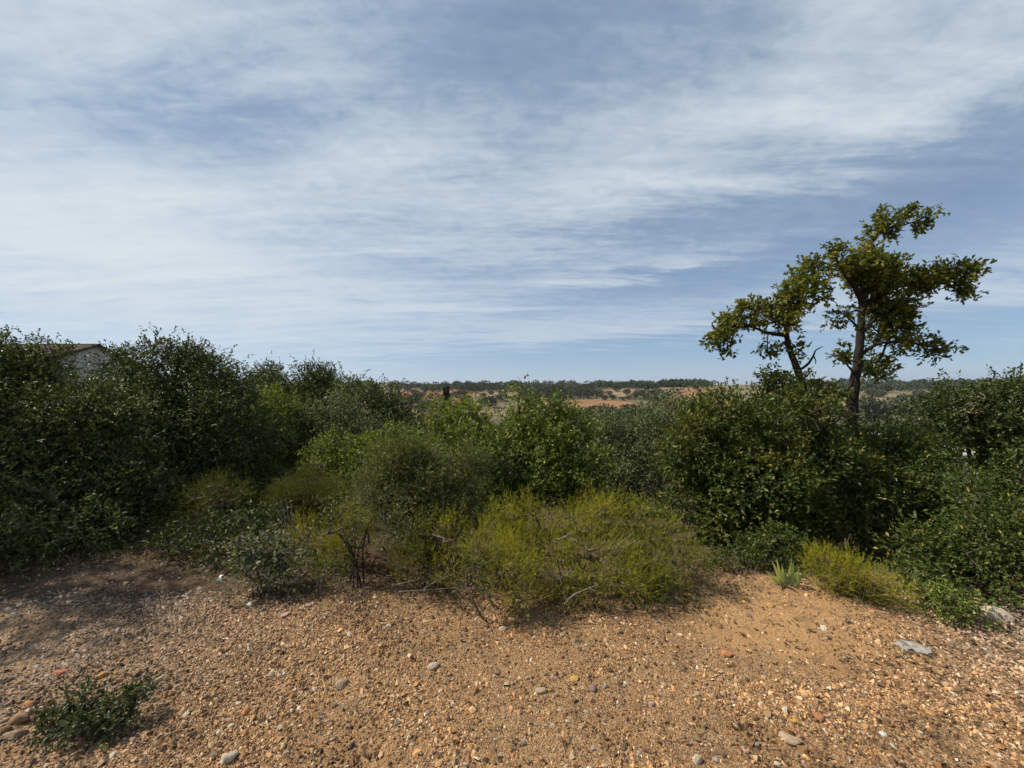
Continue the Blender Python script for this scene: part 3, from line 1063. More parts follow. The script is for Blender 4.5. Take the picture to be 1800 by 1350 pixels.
def cypress(px, top, d, width_px, label, seed):
    rng = np.random.default_rng(seed)
    p = at(px, top, d)
    g0 = H1(p[0], d)
    h = p[2] - g0
    w = width_px / F_PX * d / 2
    o = thing('cypress', label, 'tree', (p[0], d, g0), 'cypress pair')
    n = 2600
    t = rng.random(n) ** .8
    th = rng.uniform(0, 6.283, n)
    prof = np.interp(t, [0, .08, .35, .7, .9, 1], [.35, .8, 1, .8, .42, .04])
    r = w * prof * np.sqrt(rng.uniform(.4, 1.1, n))
    P = np.stack([r * np.cos(th), r * np.sin(th), .25 + t * (h - .4)], 1)
    u = np.stack([np.cos(th), np.sin(th), np.zeros(n)], 1)
    V, F = leaves(P, unit(u * .35 + [0, 0, 1] + rng.normal(0, .2, (n, 3))), unit(u + rng.normal(0, .4, (n, 3))), rng.uniform(.35, .7, n), 'rhomb')
    obj('crown', mesh_np('crown', V, F, MAT['cypress_leaf']), o)
    V, F = tubes([(0, 0, -.2)], [(0, 0, h * .9)], [.16], [.02], 7)
    obj('trunk', mesh_np('trunk', V, F, MAT['oak_bark']), o)


cypress(787, 679.5, 110, 9.5, 'taller slim dark cypress, right of the pair in the valley', 3)
cypress(781, 682.5, 108, 6.5, 'shorter slim dark cypress, left of the pair in the valley', 4)

# ------------------------------------------------------------------ near oaks, back to front
OK_L = dict(leaf='rhomb')
# oaks further down the slope, seen between the near ones
for lab, bl, bs, mt, sd in (
        ('dim oak far down the slope behind the bright centre oak', [(900, 775, 15, 70, 44), (850, 800, 14.5, 60, 50), (960, 800, 14.5, 60, 50)], (900, 15), 'holm_dark_leaf', 141),
        ('grey oak down the slope behind the broad leafy oak', [(1260, 770, 14, 70, 46), (1330, 790, 13.5, 60, 50)], (1290, 14), 'holm_grey_leaf', 142),
        ('dim oak down the slope behind the tall twin oaks', [(1500, 790, 13, 70, 40), (1570, 800, 12.5, 70, 44), (1430, 800, 13, 60, 44)], (1500, 13), 'holm_dark_leaf', 143),
        ('dim oak in the gap between left thicket and silvery oak', [(430, 780, 9, 80, 80), (490, 840, 8.5, 70, 60)], (450, 9), 'holm_dark_leaf', 144),
        ('grey oak down the slope at the left end of the far fields', [(730, 765, 16, 60, 34), (690, 780, 15, 60, 44)], (720, 16), 'holm_grey_leaf', 145),
        ('dim oak down the slope at the right edge behind the shed', [(1690, 790, 17, 80, 40), (1780, 790, 17, 80, 50)], (1740, 17.5), 'holm_dark_leaf', 146)):
    tree('oak_tree', lab, 'tree', bl, bs, 'rhomb', mt, .36, 7, 6, .11, .24, sd, .1, back=.3)
# left thicket
tree('oak_tree', 'dark rounded oak rising behind the left thicket, with sky around its top', 'tree',
     [(525, 684, 11, 74, 50), (482, 680, 11.4, 36, 36), (572, 688, 11, 42, 38), (530, 750, 11, 92, 70)], (525, 11.2), 'rhomb', 'holm_dark_leaf', .26, 8, 6, .075, .22, 101, .09, back=.4)
tree('oak_tree', 'olive-grey oak with spiky top right of the dark rounded oak', 'tree',
     [(650, 715, 10, 66, 46), (690, 745, 10, 50, 52), (620, 730, 9.6, 56, 56), (652, 684, 10, 24, 22), (660, 800, 10, 80, 60)], (650, 10), 'rhomb', 'holm_leaf', .26, 7, 6, .07, .2, 102, .08, back=.4, up=.6)
tree('oak_tree', 'silvery grey-green oak in the hollow between left thicket and centre', 'tree',
     [(590, 745, 8, 70, 52), (535, 750, 7.8, 40, 44), (660, 775, 8, 66, 44), (600, 810, 7.8, 90, 50)], (600, 8), 'rhomb', 'holm_grey_leaf', .21, 7, 6, .052, .16, 103, .07, back=.4)
tree('oak_tree', 'fresh green oak below the silvery one, left of centre', 'tree',
     [(610, 800, 6.6, 72, 42), (560, 815, 6.4, 46, 36), (680, 800, 6.6, 62, 48), (630, 850, 6.4, 90, 46), (480, 760, 7.4, 60, 70)], (620, 6.5), 'rhomb', 'oak_leaf', .18, 7, 6, .05, .14, 104, .06, back=.4)
tree('holm_oak', 'tall dark holm oak right of the house roof, topmost of the left thicket', 'tree',
     [(320, 690, 5.6, 110, 78), (285, 652, 5.6, 52, 38), (214, 646, 5.4, 32, 34), (385, 680, 5.6, 56, 48), (330, 790, 5.4, 130, 110), (420, 770, 5.5, 60, 110), (350, 900, 5.2, 110, 90), (318, 622, 5.6, 28, 26), (450, 860, 5.4, 50, 70)],
     (340, 5.5), 'rhomb', 'holm_dark_leaf', .165, 8, 6, .040, .10, 105, .08, back=.45)
tree('holm_oak', 'big glossy holm oak filling the left edge below the house roof', 'tree',
     [(20, 708, 4.4, 100, 90), (-90, 705, 4.5, 110, 100), (168, 762, 4.4, 90, 90), (80, 860, 4.2, 150, 120), (220, 860, 4.3, 80, 90), (-100, 860, 4.2, 120, 130), (30, 646, 4.5, 60, 38), (125, 694, 4.5, 50, 38), (230, 730, 4.5, 42, 60), (40, 940, 3.5, 150, 52), (200, 935, 3.65, 84, 50), (-120, 930, 3.5, 120, 60), (82, 632, 4.5, 34, 30), (5, 630, 4.5, 60, 38), (62, 634, 4.45, 34, 30), (-60, 640, 4.6, 60, 36)],
     (70, 4.4), 'rhomb', 'holm_leaf', .145, 8, 6, .037, .09, 106, .09, back=.4)
# centre
tree('holm_oak', 'grey dome-shaped holm oak behind, right of centre', 'tree',
     [(1165, 735, 11, 58, 52), (1130, 760, 10.6, 46, 50), (1170, 800, 10.6, 70, 60)], (1160, 11), 'rhomb', 'holm_grey_leaf', .27, 7, 6, .07, .2, 107, .08, back=.4)
tree('holm_oak', 'dull grey-brown holm oak in the gap right of the centre oak', 'tree',
     [(1110, 790, 7.6, 70, 60), (1065, 770, 7.6, 42, 44), (1150, 770, 7.6, 42, 50), (1100, 860, 7.4, 90, 60)], (1110, 7.6), 'rhomb', 'holm_grey_leaf', .2, 7, 6, .05, .16, 108, .07, back=.4)
tree('oak_tree', 'bright green oak in the centre with rounded tufts against the far hills', 'tree',
     [(925, 735, 5.6, 62, 46), (770, 740, 5.6, 40, 38), (840, 745, 5.5, 52, 38), (1000, 760, 5.6, 44, 40), (900, 800, 5.4, 120, 64), (1010, 830, 5.4, 60, 64), (800, 800, 5.4, 70, 52), (920, 870, 5.2, 140, 50), (912, 700, 5.6, 30, 18), (978, 728, 5.6, 28, 22)],
     (910, 5.6), 'rhomb', 'oak_leaf', .155, 7, 6, .05, .13, 109, .06, back=.4)
# right
tree('oak_tree', 'broad leafy oak left of the tall twin oaks, reaching down to the broom', 'tree',
     [(1300, 740, 4.7, 96, 60), (1400, 745, 4.9, 70, 64), (1220, 790, 4.6, 76, 62), (1320, 840, 4.5, 120, 80), (1430, 840, 4.7, 80, 80), (1230, 880, 4.4, 80, 60), (1330, 940, 4.2, 110, 62), (1440, 940, 4.4, 80, 62), (1352, 668, 4.9, 16, 14), (1385, 806, 4.2, 24, 26), (1300, 990, 4.0, 60, 36)],
     (1330, 4.7), 'rhomb', 'oak_deep_leaf', .145, 7, 6, .05, .13, 110, .06, back=.4, blob_mats={9: 'yellow_leaf'})
tree('oak_tree', 'dark oak at right edge topping the far ridge line', 'tree',
     [(1700, 730, 6.6, 70, 50), (1800, 720, 6.6, 80, 52), (1640, 740, 6.8, 44, 32), (1675, 690, 6.8, 24, 18), (1770, 680, 6.8, 30, 18), (1690, 800, 6.6, 70, 50), (1800, 790, 6.4, 90, 60)],
     (1740, 6.8), 'rhomb', 'holm_dark_leaf', .2, 7, 6, .065, .17, 111, .07, back=.4)
tree('oak_tree', 'mid-green oak right of the tall twin oaks, lit along its top', 'tree',
     [(1560, 790, 5.2, 80, 48), (1620, 820, 5, 80, 50), (1560, 880, 4.8, 100, 70), (1660, 900, 4.7, 80, 70), (1480, 860, 5, 50, 60), (1540, 960, 4.5, 90, 50)],
     (1570, 5), 'rhomb', 'oak_deep_leaf', .155, 7, 6, .052, .14, 112, .06, back=.4)
tree('oak_tree', 'nearest leafy oak at the right edge behind the pale boulder', 'tree',
     [(1720, 880, 3.5, 90, 60), (1820, 860, 3.4, 90, 70), (1740, 960, 3.1, 110, 70), (1850, 980, 3.0, 90, 90), (1640, 980, 3.2, 70, 56), (1800, 1050, 2.7, 80, 44), (1710, 1035, 2.8, 70, 42), (1620, 1020, 2.95, 50, 40)],
     (1750, 3.2), 'rhomb', 'oak_deep_leaf', .13, 7, 6, .04, .115, 113, .05, back=.4)


# the tall twin oaks
def wp(pts, d, dy=None):
    return [at(x, y, d + (dy[i] if dy else 0)) for i, (x, y) in enumerate(pts)]


def dead(paths, mat='dead_wood', seed=0):
    parts = [limb(p, r, 6, .06, seed + k) for k, (p, r) in enumerate(paths)]
    V, F = join(parts)
    return V, F


def twin_oaks():
    D = 5.6
    k = D / F_PX
    g0 = H1((1497 - CX) * k, D) - .1
    foot = np.array([(1492 - CX) * k, D, g0])
    limbs = [
        ([foot, at(1496, 760, D), at(1500, 690, D), at(1510, 620, D), at(1514, 560, D), at(1516, 525, D)], [.095, .08, .068, .055, .045, .038]),
        ([at(1516, 530, D), at(1500, 500, D - .05), at(1482, 478, D - .1), at(1466, 446, D - .1)], [.045, .035, .022, .008]),
        ([at(1515, 530, D), at(1528, 490, D), at(1526, 440, D + .1), at(1550, 405, D + .1), at(1585, 378, D + .15)], [.05, .04, .03, .018, .006]),
        ([at(1560, 400, D + .1), at(1590, 395, D + .1), at(1625, 383, D + .1)], [.014, .01, .004]),
        ([at(1518, 540, D), at(1560, 510, D + .1), at(1620, 492, D + .1), at(1680, 470, D), at(1712, 492, D - .05)], [.045, .034, .022, .012, .004]),
        ([at(1510, 625, D), at(1545, 604, D - .1), at(1590, 602, D - .1), at(1640, 610, D - .15), at(1665, 622, D - .15)], [.03, .022, .014, .01, .004]),
        ([at(1512, 590, D), at(1540, 560, D + .15), at(1585, 550, D + .2)], [.03, .02, .008]),
        ([at(1513, 580, D), at(1492, 560, D - .2), at(1475, 548, D - .25)], [.02, .012, .005]),
        ([at(1505, 660, D), at(1488, 640, D - .1), at(1478, 622, D - .1)], [.018, .01, .004]),
    ]
    b = [(1560, 386, D + .1, 36, 24), (1524, 434, D + .1, 22, 24), (1624, 384, D + .1, 20, 20), (1590, 368, D + .1, 14, 10), (1477, 464, D - .1, 25, 32), (1540, 492, D, 54, 40), (1508, 470, D, 30, 24), (1620, 492, D + .1, 44, 25),
         (1690, 474, D, 32, 26), (1694, 510, D - .05, 13, 11), (1484, 552, D - .2, 22, 27), (1566, 550, D + .15, 44, 30), (1542, 592, D + .14, 36, 20), (1483, 622, D - .1, 13, 17), (1530, 642, D + .14, 30, 24), (1540, 655, D - .1, 18, 11),
         (1592, 604, D - .1, 22, 12), (1640, 614, D - .15, 28, 20), (1630, 600, D - .15, 20, 11), (1466, 436, D - .1, 9, 9), (1460, 690, D - .1, 30, 18), (1590, 580, D + .1, 20, 24)]
    b = [(x, y + (8 if y < 420 else 3), d, rx * .9, ry * .9) for x, y, d, rx, ry in b]
    tree('tall_oak', 'taller crooked oak with arms reaching right, right one of the twins', 'tree', b, None, 'lobed', 'tall_oak_leaf', .12, 6, 5, .058, .075, 120, limbs=limbs, drop=.32,
         back=.8, inner=.3, up=.25, cluster=.75, twig_mat='oak_bark', blob_mats={}, lump=2.4)
    D = 5.3
    k = D / F_PX
    g0 = H1((1420 - CX) * k, D) - .1
    foot = np.array([(1422 - CX) * k, D, g0])
    limbs = [
        ([foot, at(1420, 740, D), at(1410, 680, D), at(1400, 645, D), at(1386, 608, D), at(1382, 578, D)], [.085, .07, .056, .043, .035, .028]),
        ([at(1384, 590, D), at(1350, 585, D - .1), at(1310, 572, D - .1), at(1272, 580, D - .15), at(1252, 602, D - .15)], [.028, .022, .014, .008, .004]),
        ([at(1382, 580, D), at(1398, 540, D + .05), at(1425, 490, D + .1), at(1440, 450, D + .1)], [.034, .026, .014, .005]),
        ([at(1384, 570, D), at(1365, 535, D), at(1345, 545, D)], [.024, .012, .006]),
        ([at(1440, 500, D + .1), at(1452, 490, D + .1), at(1460, 508, D + .1)], [.01, .007, .004]),
    ]
    b = [(1412, 482, D + .1, 32, 30), (1436, 450, D + .1, 13, 15), (1405, 525, D, 46, 32), (1312, 562, D - .1, 36, 34), (1268, 582, D - .15, 25, 28), (1372, 562, D, 42, 30), (1346, 612, D - .1, 14, 13), (1276, 613, D - .15, 8, 9),
         (1396, 612, D, 15, 20), (1340, 540, D - .05, 24, 18), (1255, 598, D - .15, 12, 14), (1362, 666, D - .1, 14, 11), (1436, 672, D, 22, 15), (1395, 668, D - .1, 26, 14)]
    V, F = dead([(wp([(1406, 650), (1420, 640), (1430, 625), (1434, 616), (1446, 609)], D), [.02, .016, .012, .009, .005]),
                 (wp([(1430, 626), (1434, 634), (1433, 640)], D), [.01, .007, .004]), (wp([(1402, 665), (1385, 658), (1370, 660)], D), [.010, .008, .004])], seed=5)
    b = [(x, y + (8 if y < 420 else 3), d, rx * .9, ry * .9) for x, y, d, rx, ry in b]
    tree('tall_oak', 'shorter leaning oak with bare dead stub, left one of the twins', 'tree', b, None, 'lobed', 'tall_oak_leaf', .12, 6, 5, .058, .075, 121, limbs=limbs, drop=.32,
         back=.8, inner=.3, up=.25, cluster=.75, twig_mat='oak_bark', extra=[(V, F, 'dead_branch', 'oak_bark')], lump=2.6)


twin_oaks()

# an oak standing just out of the frame on the left: its lowest spray touches the picture edge and its crown shades the gravel
tree('oak_tree', 'oak just outside the left edge, only a leaf spray showing against the sky', 'tree',
     [(-315, 405, 3.3, 172, 115), (-430, 540, 3.5, 200, 150), (-640, 600, 3.3, 220, 170), (-480, 770, 3.1, 220, 120), (-480, 420, 3.5, 180, 120)], (-520, 3.3), 'rhomb', 'holm_dark_leaf', .33, 8, 7, .075, .16, 130, .12, back=.9)


# ------------------------------------------------------------------ shrubs at the edge of the clearing
def shrub(name, label, cat, blobs, base, mat, leaf='needle', seed=1, spacing=.075, n_sprig=6, n_leaf=10, size=.026, length=.11, up=.85, spread=.62, angle=.55, group=None, trunk_r=.012, **kw):
    return tree(name, label, cat, blobs, base, leaf, mat, spacing, n_sprig, n_leaf, size, length, seed, trunk_r, None, (), group, up, spread, angle, 'twig_bark', kw.pop('inner', .35), .55, 'twig_bark', kw.pop('cluster', .9), None, kw.pop('stems', 3), kw.pop('lump', 3.0), kw.pop('drop', .28))


BG = 'yellow-green broom bushes along the clearing'
shrub('broom_bush', 'widest yellow-green broom mound in the centre of the edge', 'bush',
      [(1000, 915, 3.2, 42, 40), (940, 905, 3.2, 38, 40), (893, 912, 3.2, 36, 40), (1062, 912, 3.2, 40, 42), (1040, 882, 3.25, 22, 24), (970, 965, 3.05, 60, 44), (1050, 970, 3.0, 66, 48), (905, 965, 3.1, 54, 46), (985, 1025, 2.8, 56, 38), (1085, 1020, 2.8, 62, 44), (935, 1015, 2.9, 44, 38), (858, 925, 3.25, 26, 30)], (1000, 3.1), 'broom_needle', seed=201, group=BG)
shrub('broom_bush', 'green broom mound at the right end of the central row', 'bush',
      [(1120, 915, 3.2, 40, 36), (1160, 940, 3.1, 44, 40), (1195, 975, 3.0, 40, 40), (1225, 1005, 2.95, 28, 30), (1140, 990, 2.95, 60, 46), (1190, 1030, 2.82, 50, 34), (1130, 1025, 2.8, 50, 36)], (1150, 3.05), 'broom_green_needle', seed=202, group=BG)
shrub('broom_bush', 'low golden broom tuft standing forward over the gravel, left of centre mound', 'bush',
      [(890, 1000, 2.8, 62, 52), (860, 965, 2.85, 48, 44), (915, 1040, 2.7, 46, 36)], (885, 2.8), 'broom_needle', seed=203, group=BG)
shrub('broom_bush', 'small broom tuft rooted below the centre mound at the gravel edge', 'bush',
      [(1035, 1040, 2.72, 36, 32), (1060, 1020, 2.75, 32, 30)], (1040, 2.72), 'broom_green_needle', seed=204, group=BG)
shrub('broom_bush', 'upright golden broom beside the dark-stemmed sapling', 'bush',
      [(610, 930, 3.4, 36, 50), (640, 950, 3.4, 36, 50), (600, 985, 3.3, 40, 36)], (615, 3.4), 'broom_needle', seed=205, group=BG)
shrub('broom_bush', 'low golden broom behind the grey rockrose', 'bush',
      [(545, 940, 3.45, 40, 34), (570, 970, 3.4, 44, 34)], (550, 3.4), 'broom_needle', seed=206, group=BG)
shrub('broom_bush', 'dim green broom in the hollow above the dead twigs', 'bush',
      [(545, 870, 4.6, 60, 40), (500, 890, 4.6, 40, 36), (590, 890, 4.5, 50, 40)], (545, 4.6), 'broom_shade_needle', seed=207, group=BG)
shrub('broom_bush', 'green broom spray in front of the dark left oaks', 'bush',
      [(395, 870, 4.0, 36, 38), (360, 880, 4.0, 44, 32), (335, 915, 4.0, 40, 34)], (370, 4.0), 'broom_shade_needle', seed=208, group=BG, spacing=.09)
shrub('broom_bush', 'shaded broom low under the left oaks', 'bush',
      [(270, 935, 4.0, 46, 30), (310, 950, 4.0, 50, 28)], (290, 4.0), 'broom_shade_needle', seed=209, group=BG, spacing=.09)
shrub('broom_bush', 'broom right of the iris clump, running down the slope', 'bush',
      [(1460, 1008, 2.92, 46, 40), (1510, 1025, 2.85, 52, 38), (1555, 1042, 2.76, 44, 32), (1432, 1005, 2.98, 28, 28), (1580, 1055, 2.7, 26, 22)], (1500, 2.85), 'broom_needle', seed=210, group=BG, spacing=.06, drop=.1)
shrub('broom_bush', 'brownish broom in the shade between sapling and golden tuft', 'bush',
      [(740, 990, 3.1, 60, 40), (790, 1000, 3.0, 50, 40), (700, 1000, 3.1, 44, 34), (790, 940, 3.2, 44, 40)], (750, 3.05), 'broom_needle', seed=211, group=BG, spacing=.095)

shrub('willow_bush', 'large grey-olive bush with narrow leaves in front of the centre oak', 'bush',
      [(760, 840, 3.9, 80, 60), (700, 850, 3.9, 60, 70), (820, 850, 3.9, 50, 60), (740, 920, 3.7, 90, 60), (820, 910, 3.7, 60, 50), (655, 880, 3.8, 40, 60)], (740, 3.8), 'willow_leaf', 'narrow', 220, .105, 6, 7, .042, .13, .6, .7, .8, None, .02)
shrub('rockrose_bush', 'grey-green rockrose with rounded leaves at the left gravel edge', 'bush',
      [(450, 965, 3.0, 46, 34), (430, 1000, 2.95, 40, 32), (490, 990, 3.0, 42, 38), (470, 1015, 2.9, 50, 24)], (455, 2.95), 'rockrose_leaf', 'oval', 221, .095, 6, 6, .03, .08, .7, .7, .9, None, .012)
shrub('rockrose_bush', 'sparse twiggy rockrose between the rounded one and the sapling', 'bush',
      [(560, 1000, 3.0, 44, 36), (590, 1015, 2.95, 40, 26), (530, 1010, 2.95, 36, 28)], (560, 2.95), 'willow_leaf', 'narrow', 222, .12, 5, 6, .032, .1, .7, .7, .9, None, .012)
shrub('rockrose_bush', 'pale leafy sprig hanging before the golden broom tuft', 'bush',
      [(835, 985, 2.72, 20, 44), (845, 1030, 2.7, 22, 22)], (840, 2.72), 'willow_leaf', 'narrow', 223, .085, 5, 6, .036, .1, .5, .7, .9, None, .008)
shrub('bramble', 'dark undergrowth between the left oaks and the grey rockrose', 'bush',
      [(380, 950, 3.5, 50, 40), (430, 930, 3.6, 46, 40), (330, 960, 3.6, 50, 36), (480, 930, 3.7, 40, 36), (400, 985, 3.3, 36, 24)], (390, 3.5), 'holm_dark_leaf', 'rhomb', 226, .11, 7, 6, .036, .1, .4, .8, .9, None, .01)
shrub('bramble', 'dark leafy undergrowth left of the iris at the foot of the oak', 'bush',
      [(1290, 1000, 3.3, 40, 30), (1340, 990, 3.4, 44, 34), (1380, 960, 3.5, 50, 30), (1250, 1010, 3.2, 26, 22)], (1320, 3.3), 'oak_deep_leaf', 'rhomb', 224, .10, 8, 7, .034, .09, .4, .8, .9, None, .01)
shrub('bramble', 'low green undergrowth by the pale boulder at the right', 'bush',
      [(1660, 1062, 2.62, 44, 24), (1700, 1076, 2.55, 40, 22), (1630, 1052, 2.7, 30, 22)], (1660, 2.62), 'oak_leaf', 'rhomb', 225, .085, 7, 7, .03, .08, .4, .8, .9, None, .008)


def sapling():
    """many dark upright stems with narrow leaves at their tops"""
    d = 3.05
    rng = np.random.default_rng(31)
    foot = np.array([(630 - CX) / F_PX * d, d, 0])
    foot[2] = H1(foot[0], foot[1]) - .03
    limbs = []
    for k in range(6):
        tx, ty = 630 + rng.uniform(-55, 70), rng.uniform(850, 930)
        tip = at(tx, ty, d + rng.uniform(-.15, .25))
        m = foot + (tip - foot) * .45 + np.array([(tx - 630) * -.001, 0, .05]) + rng.normal(0, .015, 3)
        limbs.append(([foot + rng.normal(0, .05, 3) * [1, 1, 0], m, tip], [.006, .005, .002]))
    b = [(600, 880, d + .1, 34, 36), (650, 870, d + .1, 36, 40), (690, 905, d, 36, 40), (640, 925, d + .1, 44, 34), (575, 930, d, 20, 30), (700, 950, d - .05, 26, 24)]
    tree('sapling', 'slender sapling with many dark upright stems left of centre', 'sapling', b, None, 'narrow', 'willow_leaf', .12, 5, 6, .04, .12, 32, limbs=limbs, up=.5, inner=.4, bark_mat='oak_bark', twig_mat='twig_bark', r_twig=.0016)


sapling()


def seedling():
    c = hit(165, 1285)
    d = c[1]
    b = [(150, 1232, d, 36, 20), (188, 1252, d, 38, 19), (120, 1264, d - .02, 42, 18), (200, 1276, d - .03, 40, 14), (150, 1274, d - .06, 42, 16), (236, 1222, d + .05, 14, 9), (92, 1280, d - .03, 22, 10)]
    tree('oak_seedling', 'small dark green oak seedling sprouting from the gravel at lower left', 'seedling', b, (160, d), 'oval', 'seedling_leaf', .05, 5, 6, .024, .045, 41, .008, up=.6, inner=.4, back=1.0, bark_mat='twig_bark', stems=3)


seedling()


def blade(base, tip, width, droop, rng, n=7):
    """a sword leaf: folded strip from base to tip, bending over near the end"""
    base, tip = np.array(base), np.array(tip)
    t = np.linspace(0, 1, n)
    P = base + (tip - base) * t[:, None]
    side = unit(np.cross(tip - base, [0.2, 1, 0]) + rng.normal(0, .2, 3) * np.linalg.norm(tip - base))
    P[:, 2] += droop * np.sin(t * np.pi) * .5
    P += side * (droop * .3 * t ** 2)[:, None]
    w = width * np.interp(t, [0, .15, .6, 1], [.7, 1, .8, .03])
    nrm = unit(np.cross(side, tip - base))
    V = np.concatenate([P - side * w[:, None] / 2, P + nrm * w[:, None] * .18, P + side * w[:, None] / 2])
    i = np.arange(n - 1)
    F = np.concatenate([np.stack([i, i + n, i + n + 1, i + 1], 1), np.stack([i + n, i + 2 * n, i + 2 * n + 1, i + n + 1], 1)])
    return V, F


def iris():
    rng = np.random.default_rng(50)
    d = 3.0
    c = np.array([(1387 - CX) / F_PX * d, d, 0])
    c[2] = H1(c[0], c[1])
    o = thing('iris_plant', 'clump of pale green sword-leaved iris on the crest of the bank', 'plant', c)
    for bx, tx, ty, dr in ((1372, 1351, 1006, .02), (1378, 1361, 990, 0), (1380, 1368, 986, 0), (1384, 1376, 996, 0), (1386, 1391, 983, 0), (1389, 1394, 989, 0), (1392, 1388, 1000, .01), (1395, 1402, 999, .0), (1398, 1417, 1024, .10),
                           (1400, 1411, 1017, .11), (1396, 1407, 1008, .06), (1376, 1357, 1016, .04), (1402, 1420, 1030, .09), (1382, 1381, 1005, 0)):
        f = np.array([(bx - CX) / F_PX * d, d + rng.uniform(-.04, .04), 0])
        f[2] = H1(f[0], f[1]) - .01
        V, F = blade(f, at(1387 + (tx - 1387) * 1.15, ty - 4, d - .05 + rng.uniform(-.07, .07)), .028, dr, rng)
        obj('leaf', mesh_np('leaf', V - c, F, MAT['iris_blade'], smooth=True), o)


iris()


def sticks(name, label, cat, paths, mat='dead_wood', seed=1, group=None):
    """loose or standing bare branches: one thing, one mesh part per limb"""
    root = np.array(paths[0][0][0])
    o = thing(name, label, cat, root, group)
    for k, (p, r) in enumerate(paths):
        V, F = limb(p, np.linspace(r, r * .35, len(p)) * .72, 6, .07, seed + k)
        obj('twig', mesh_np('twig', V - root, F, MAT[mat], smooth=True), o)


sticks('dead_shrub', 'upright bare grey twigs behind the golden broom, left of centre', 'dead shrub',
       [(wp([(505 + a, 955), (505 + b, 915), (505 + c, e)], 3.6), .007) for a, b, c, e in ((0, -4, -12, 880), (1, 2, -3, 876), (2, 8, 6, 880), (3, 12, 16, 888), (-1, -8, -18, 895), (2, 4, 10, 890))], seed=61)
sticks('dead_branch', 'bleached arched dead branch above the pale boulder at right', 'branch',
       [(wp([(1683, 1047), (1702, 1034), (1722, 1028), (1748, 1037), (1762, 1048), (1788, 1058)], 2.9), .011), (wp([(1748, 1037), (1753, 1052), (1765, 1060), (1782, 1080)], 2.9), .007),
        (wp([(1704, 1034), (1710, 1054)], 2.9), .005), (wp([(1762, 1048), (1778, 1060), (1793, 1085)], 2.88), .006), (wp([(1640, 990), (1660, 1000), (1672, 1018), (1686, 1032)], 2.95), .006), (wp([(1690, 1020), (1712, 1014), (1718, 1008)], 2.95), .005)], seed=71)
sticks('dead_branch', 'broken pale sticks caught in the middle of the broom mound', 'branch',
       [(wp([(980, 948), (992, 944), (1007, 933)], 2.78), .007), (wp([(1000, 942), (1008, 957)], 2.78), .006), (wp([(970, 950), (985, 956), (997, 965)], 2.8), .005)], seed=81)
sticks('dead_branch', 'small forked white twig on the front of the broom mound', 'branch',
       [(wp([(1058, 980), (1063, 986), (1062, 990)], 2.72), .006), (wp([(1060, 989), (1068, 984)], 2.72), .006)], seed=91)
sticks('dead_branch', 'long pale stick leaning out under the broom mound', 'branch',
       [(wp([(992, 1062), (1008, 1046), (1030, 1036), (1052, 1027)], 2.6), .007)], seed=95)
sticks('dead_branch', 'tangle of grey twigs low in the broom beside the golden tuft', 'branch',
       [(wp([(950, 1000), (965, 1006), (975, 1018), (980, 1030)], 2.76), .006), (wp([(955, 1006), (985, 1004), (1008, 1010)], 2.76), .004), (wp([(960, 995), (980, 1012), (978, 1025)], 2.75), .004), (wp([(935, 990), (960, 980), (990, 985)], 2.8), .004)], seed=97)
sticks('dead_branch', 'grey dead twigs showing through the right of the broom mound', 'branch',
       [(wp([(1070, 975), (1090, 955), (1115, 935)], 2.85), .005), (wp([(1075, 965), (1100, 960), (1125, 945)], 2.85), .004), (wp([(1080, 985), (1095, 965), (1098, 945)], 2.85), .004)], seed=98)
sticks('dead_branch', 'fallen grey branches lying along the foot of the shrubs', 'branch',
       [(wp([(690, 1029), (720, 1022), (745, 1015)], 2.95), .006), (wp([(745, 1035), (770, 1020), (800, 1008)], 2.85), .005), (wp([(700, 1040), (760, 1036), (815, 1032)], 2.85), .005), (wp([(590, 1033), (605, 1022), (625, 1019)], 2.95), .005)], seed=99)
sticks('dead_branch', 'bare grey branches in the oak left of the twins', 'branch',
       [(wp([(1420, 755), (1415, 735), (1432, 722), (1450, 715)], 4.5), .009), (wp([(1412, 735), (1402, 726), (1395, 718)], 4.5), .006), (wp([(1428, 735), (1436, 748), (1440, 758)], 4.4), .007), (wp([(1355, 766), (1372, 776), (1388, 790)], 4.2), .007), (wp([(1385, 730), (1390, 742), (1380, 760)], 4.4), .006)], seed=100)


def stalks():
    rng = np.random.default_rng(77)
    for k, (bx, by, tx, ty, d, lab) in enumerate(((240, 1038, 258, 952, 3.4, 'single dry straw stalk standing in the shade under the left oaks'),
                                                 (1484, 1010, 1486, 945, 3.05, 'tall dry stalk with side bristles above the right broom'),
                                                 (1600, 1062, 1590, 1000, 2.9, 'dry bent grass stalk at the right end of the right broom'))):
        p = [at(bx, by, d), at((bx + tx) / 2 + 3, (by + ty) / 2, d), at(tx, ty, d)]
        p[0][2] = H1(p[0][0], p[0][1]) - .01
        root = np.array(p[0])
        o = thing('grass_stalk', lab, 'grass stalk', root)
        V, F = limb(p, [.0035, .0028, .0014], 5, .03, k)
        obj('stem', mesh_np('stem', V - root, F, MAT['straw'], smooth=True), o)
        tip = np.array(p[-1])
        for s in range(4):
            q = tip + np.array([rng.uniform(-.05, .05), rng.uniform(-.03, .03), rng.uniform(-.04, .05)])
            a = root + (tip - root) * rng.uniform(.75, .98)
            V, F = limb([a, (a + q) / 2, q], [.0016, .0013, .0008], 4, 0, s)
            obj('bristle', mesh_np('bristle', V - root, F, MAT['straw'], smooth=True), o)


stalks()

# ------------------------------------------------------------------ stones, gravel, litter
ICO_V = None


def icosphere(sub):
    import bmesh
    bm = bmesh.new()
    bmesh.ops.create_icosphere(bm, subdivisions=sub, radius=1.0)
    V = np.array([v.co[:] for v in bm.verts])
    F = np.array([[v.index for v in f.verts] for f in bm.faces])
    bm.free()
    return V, F


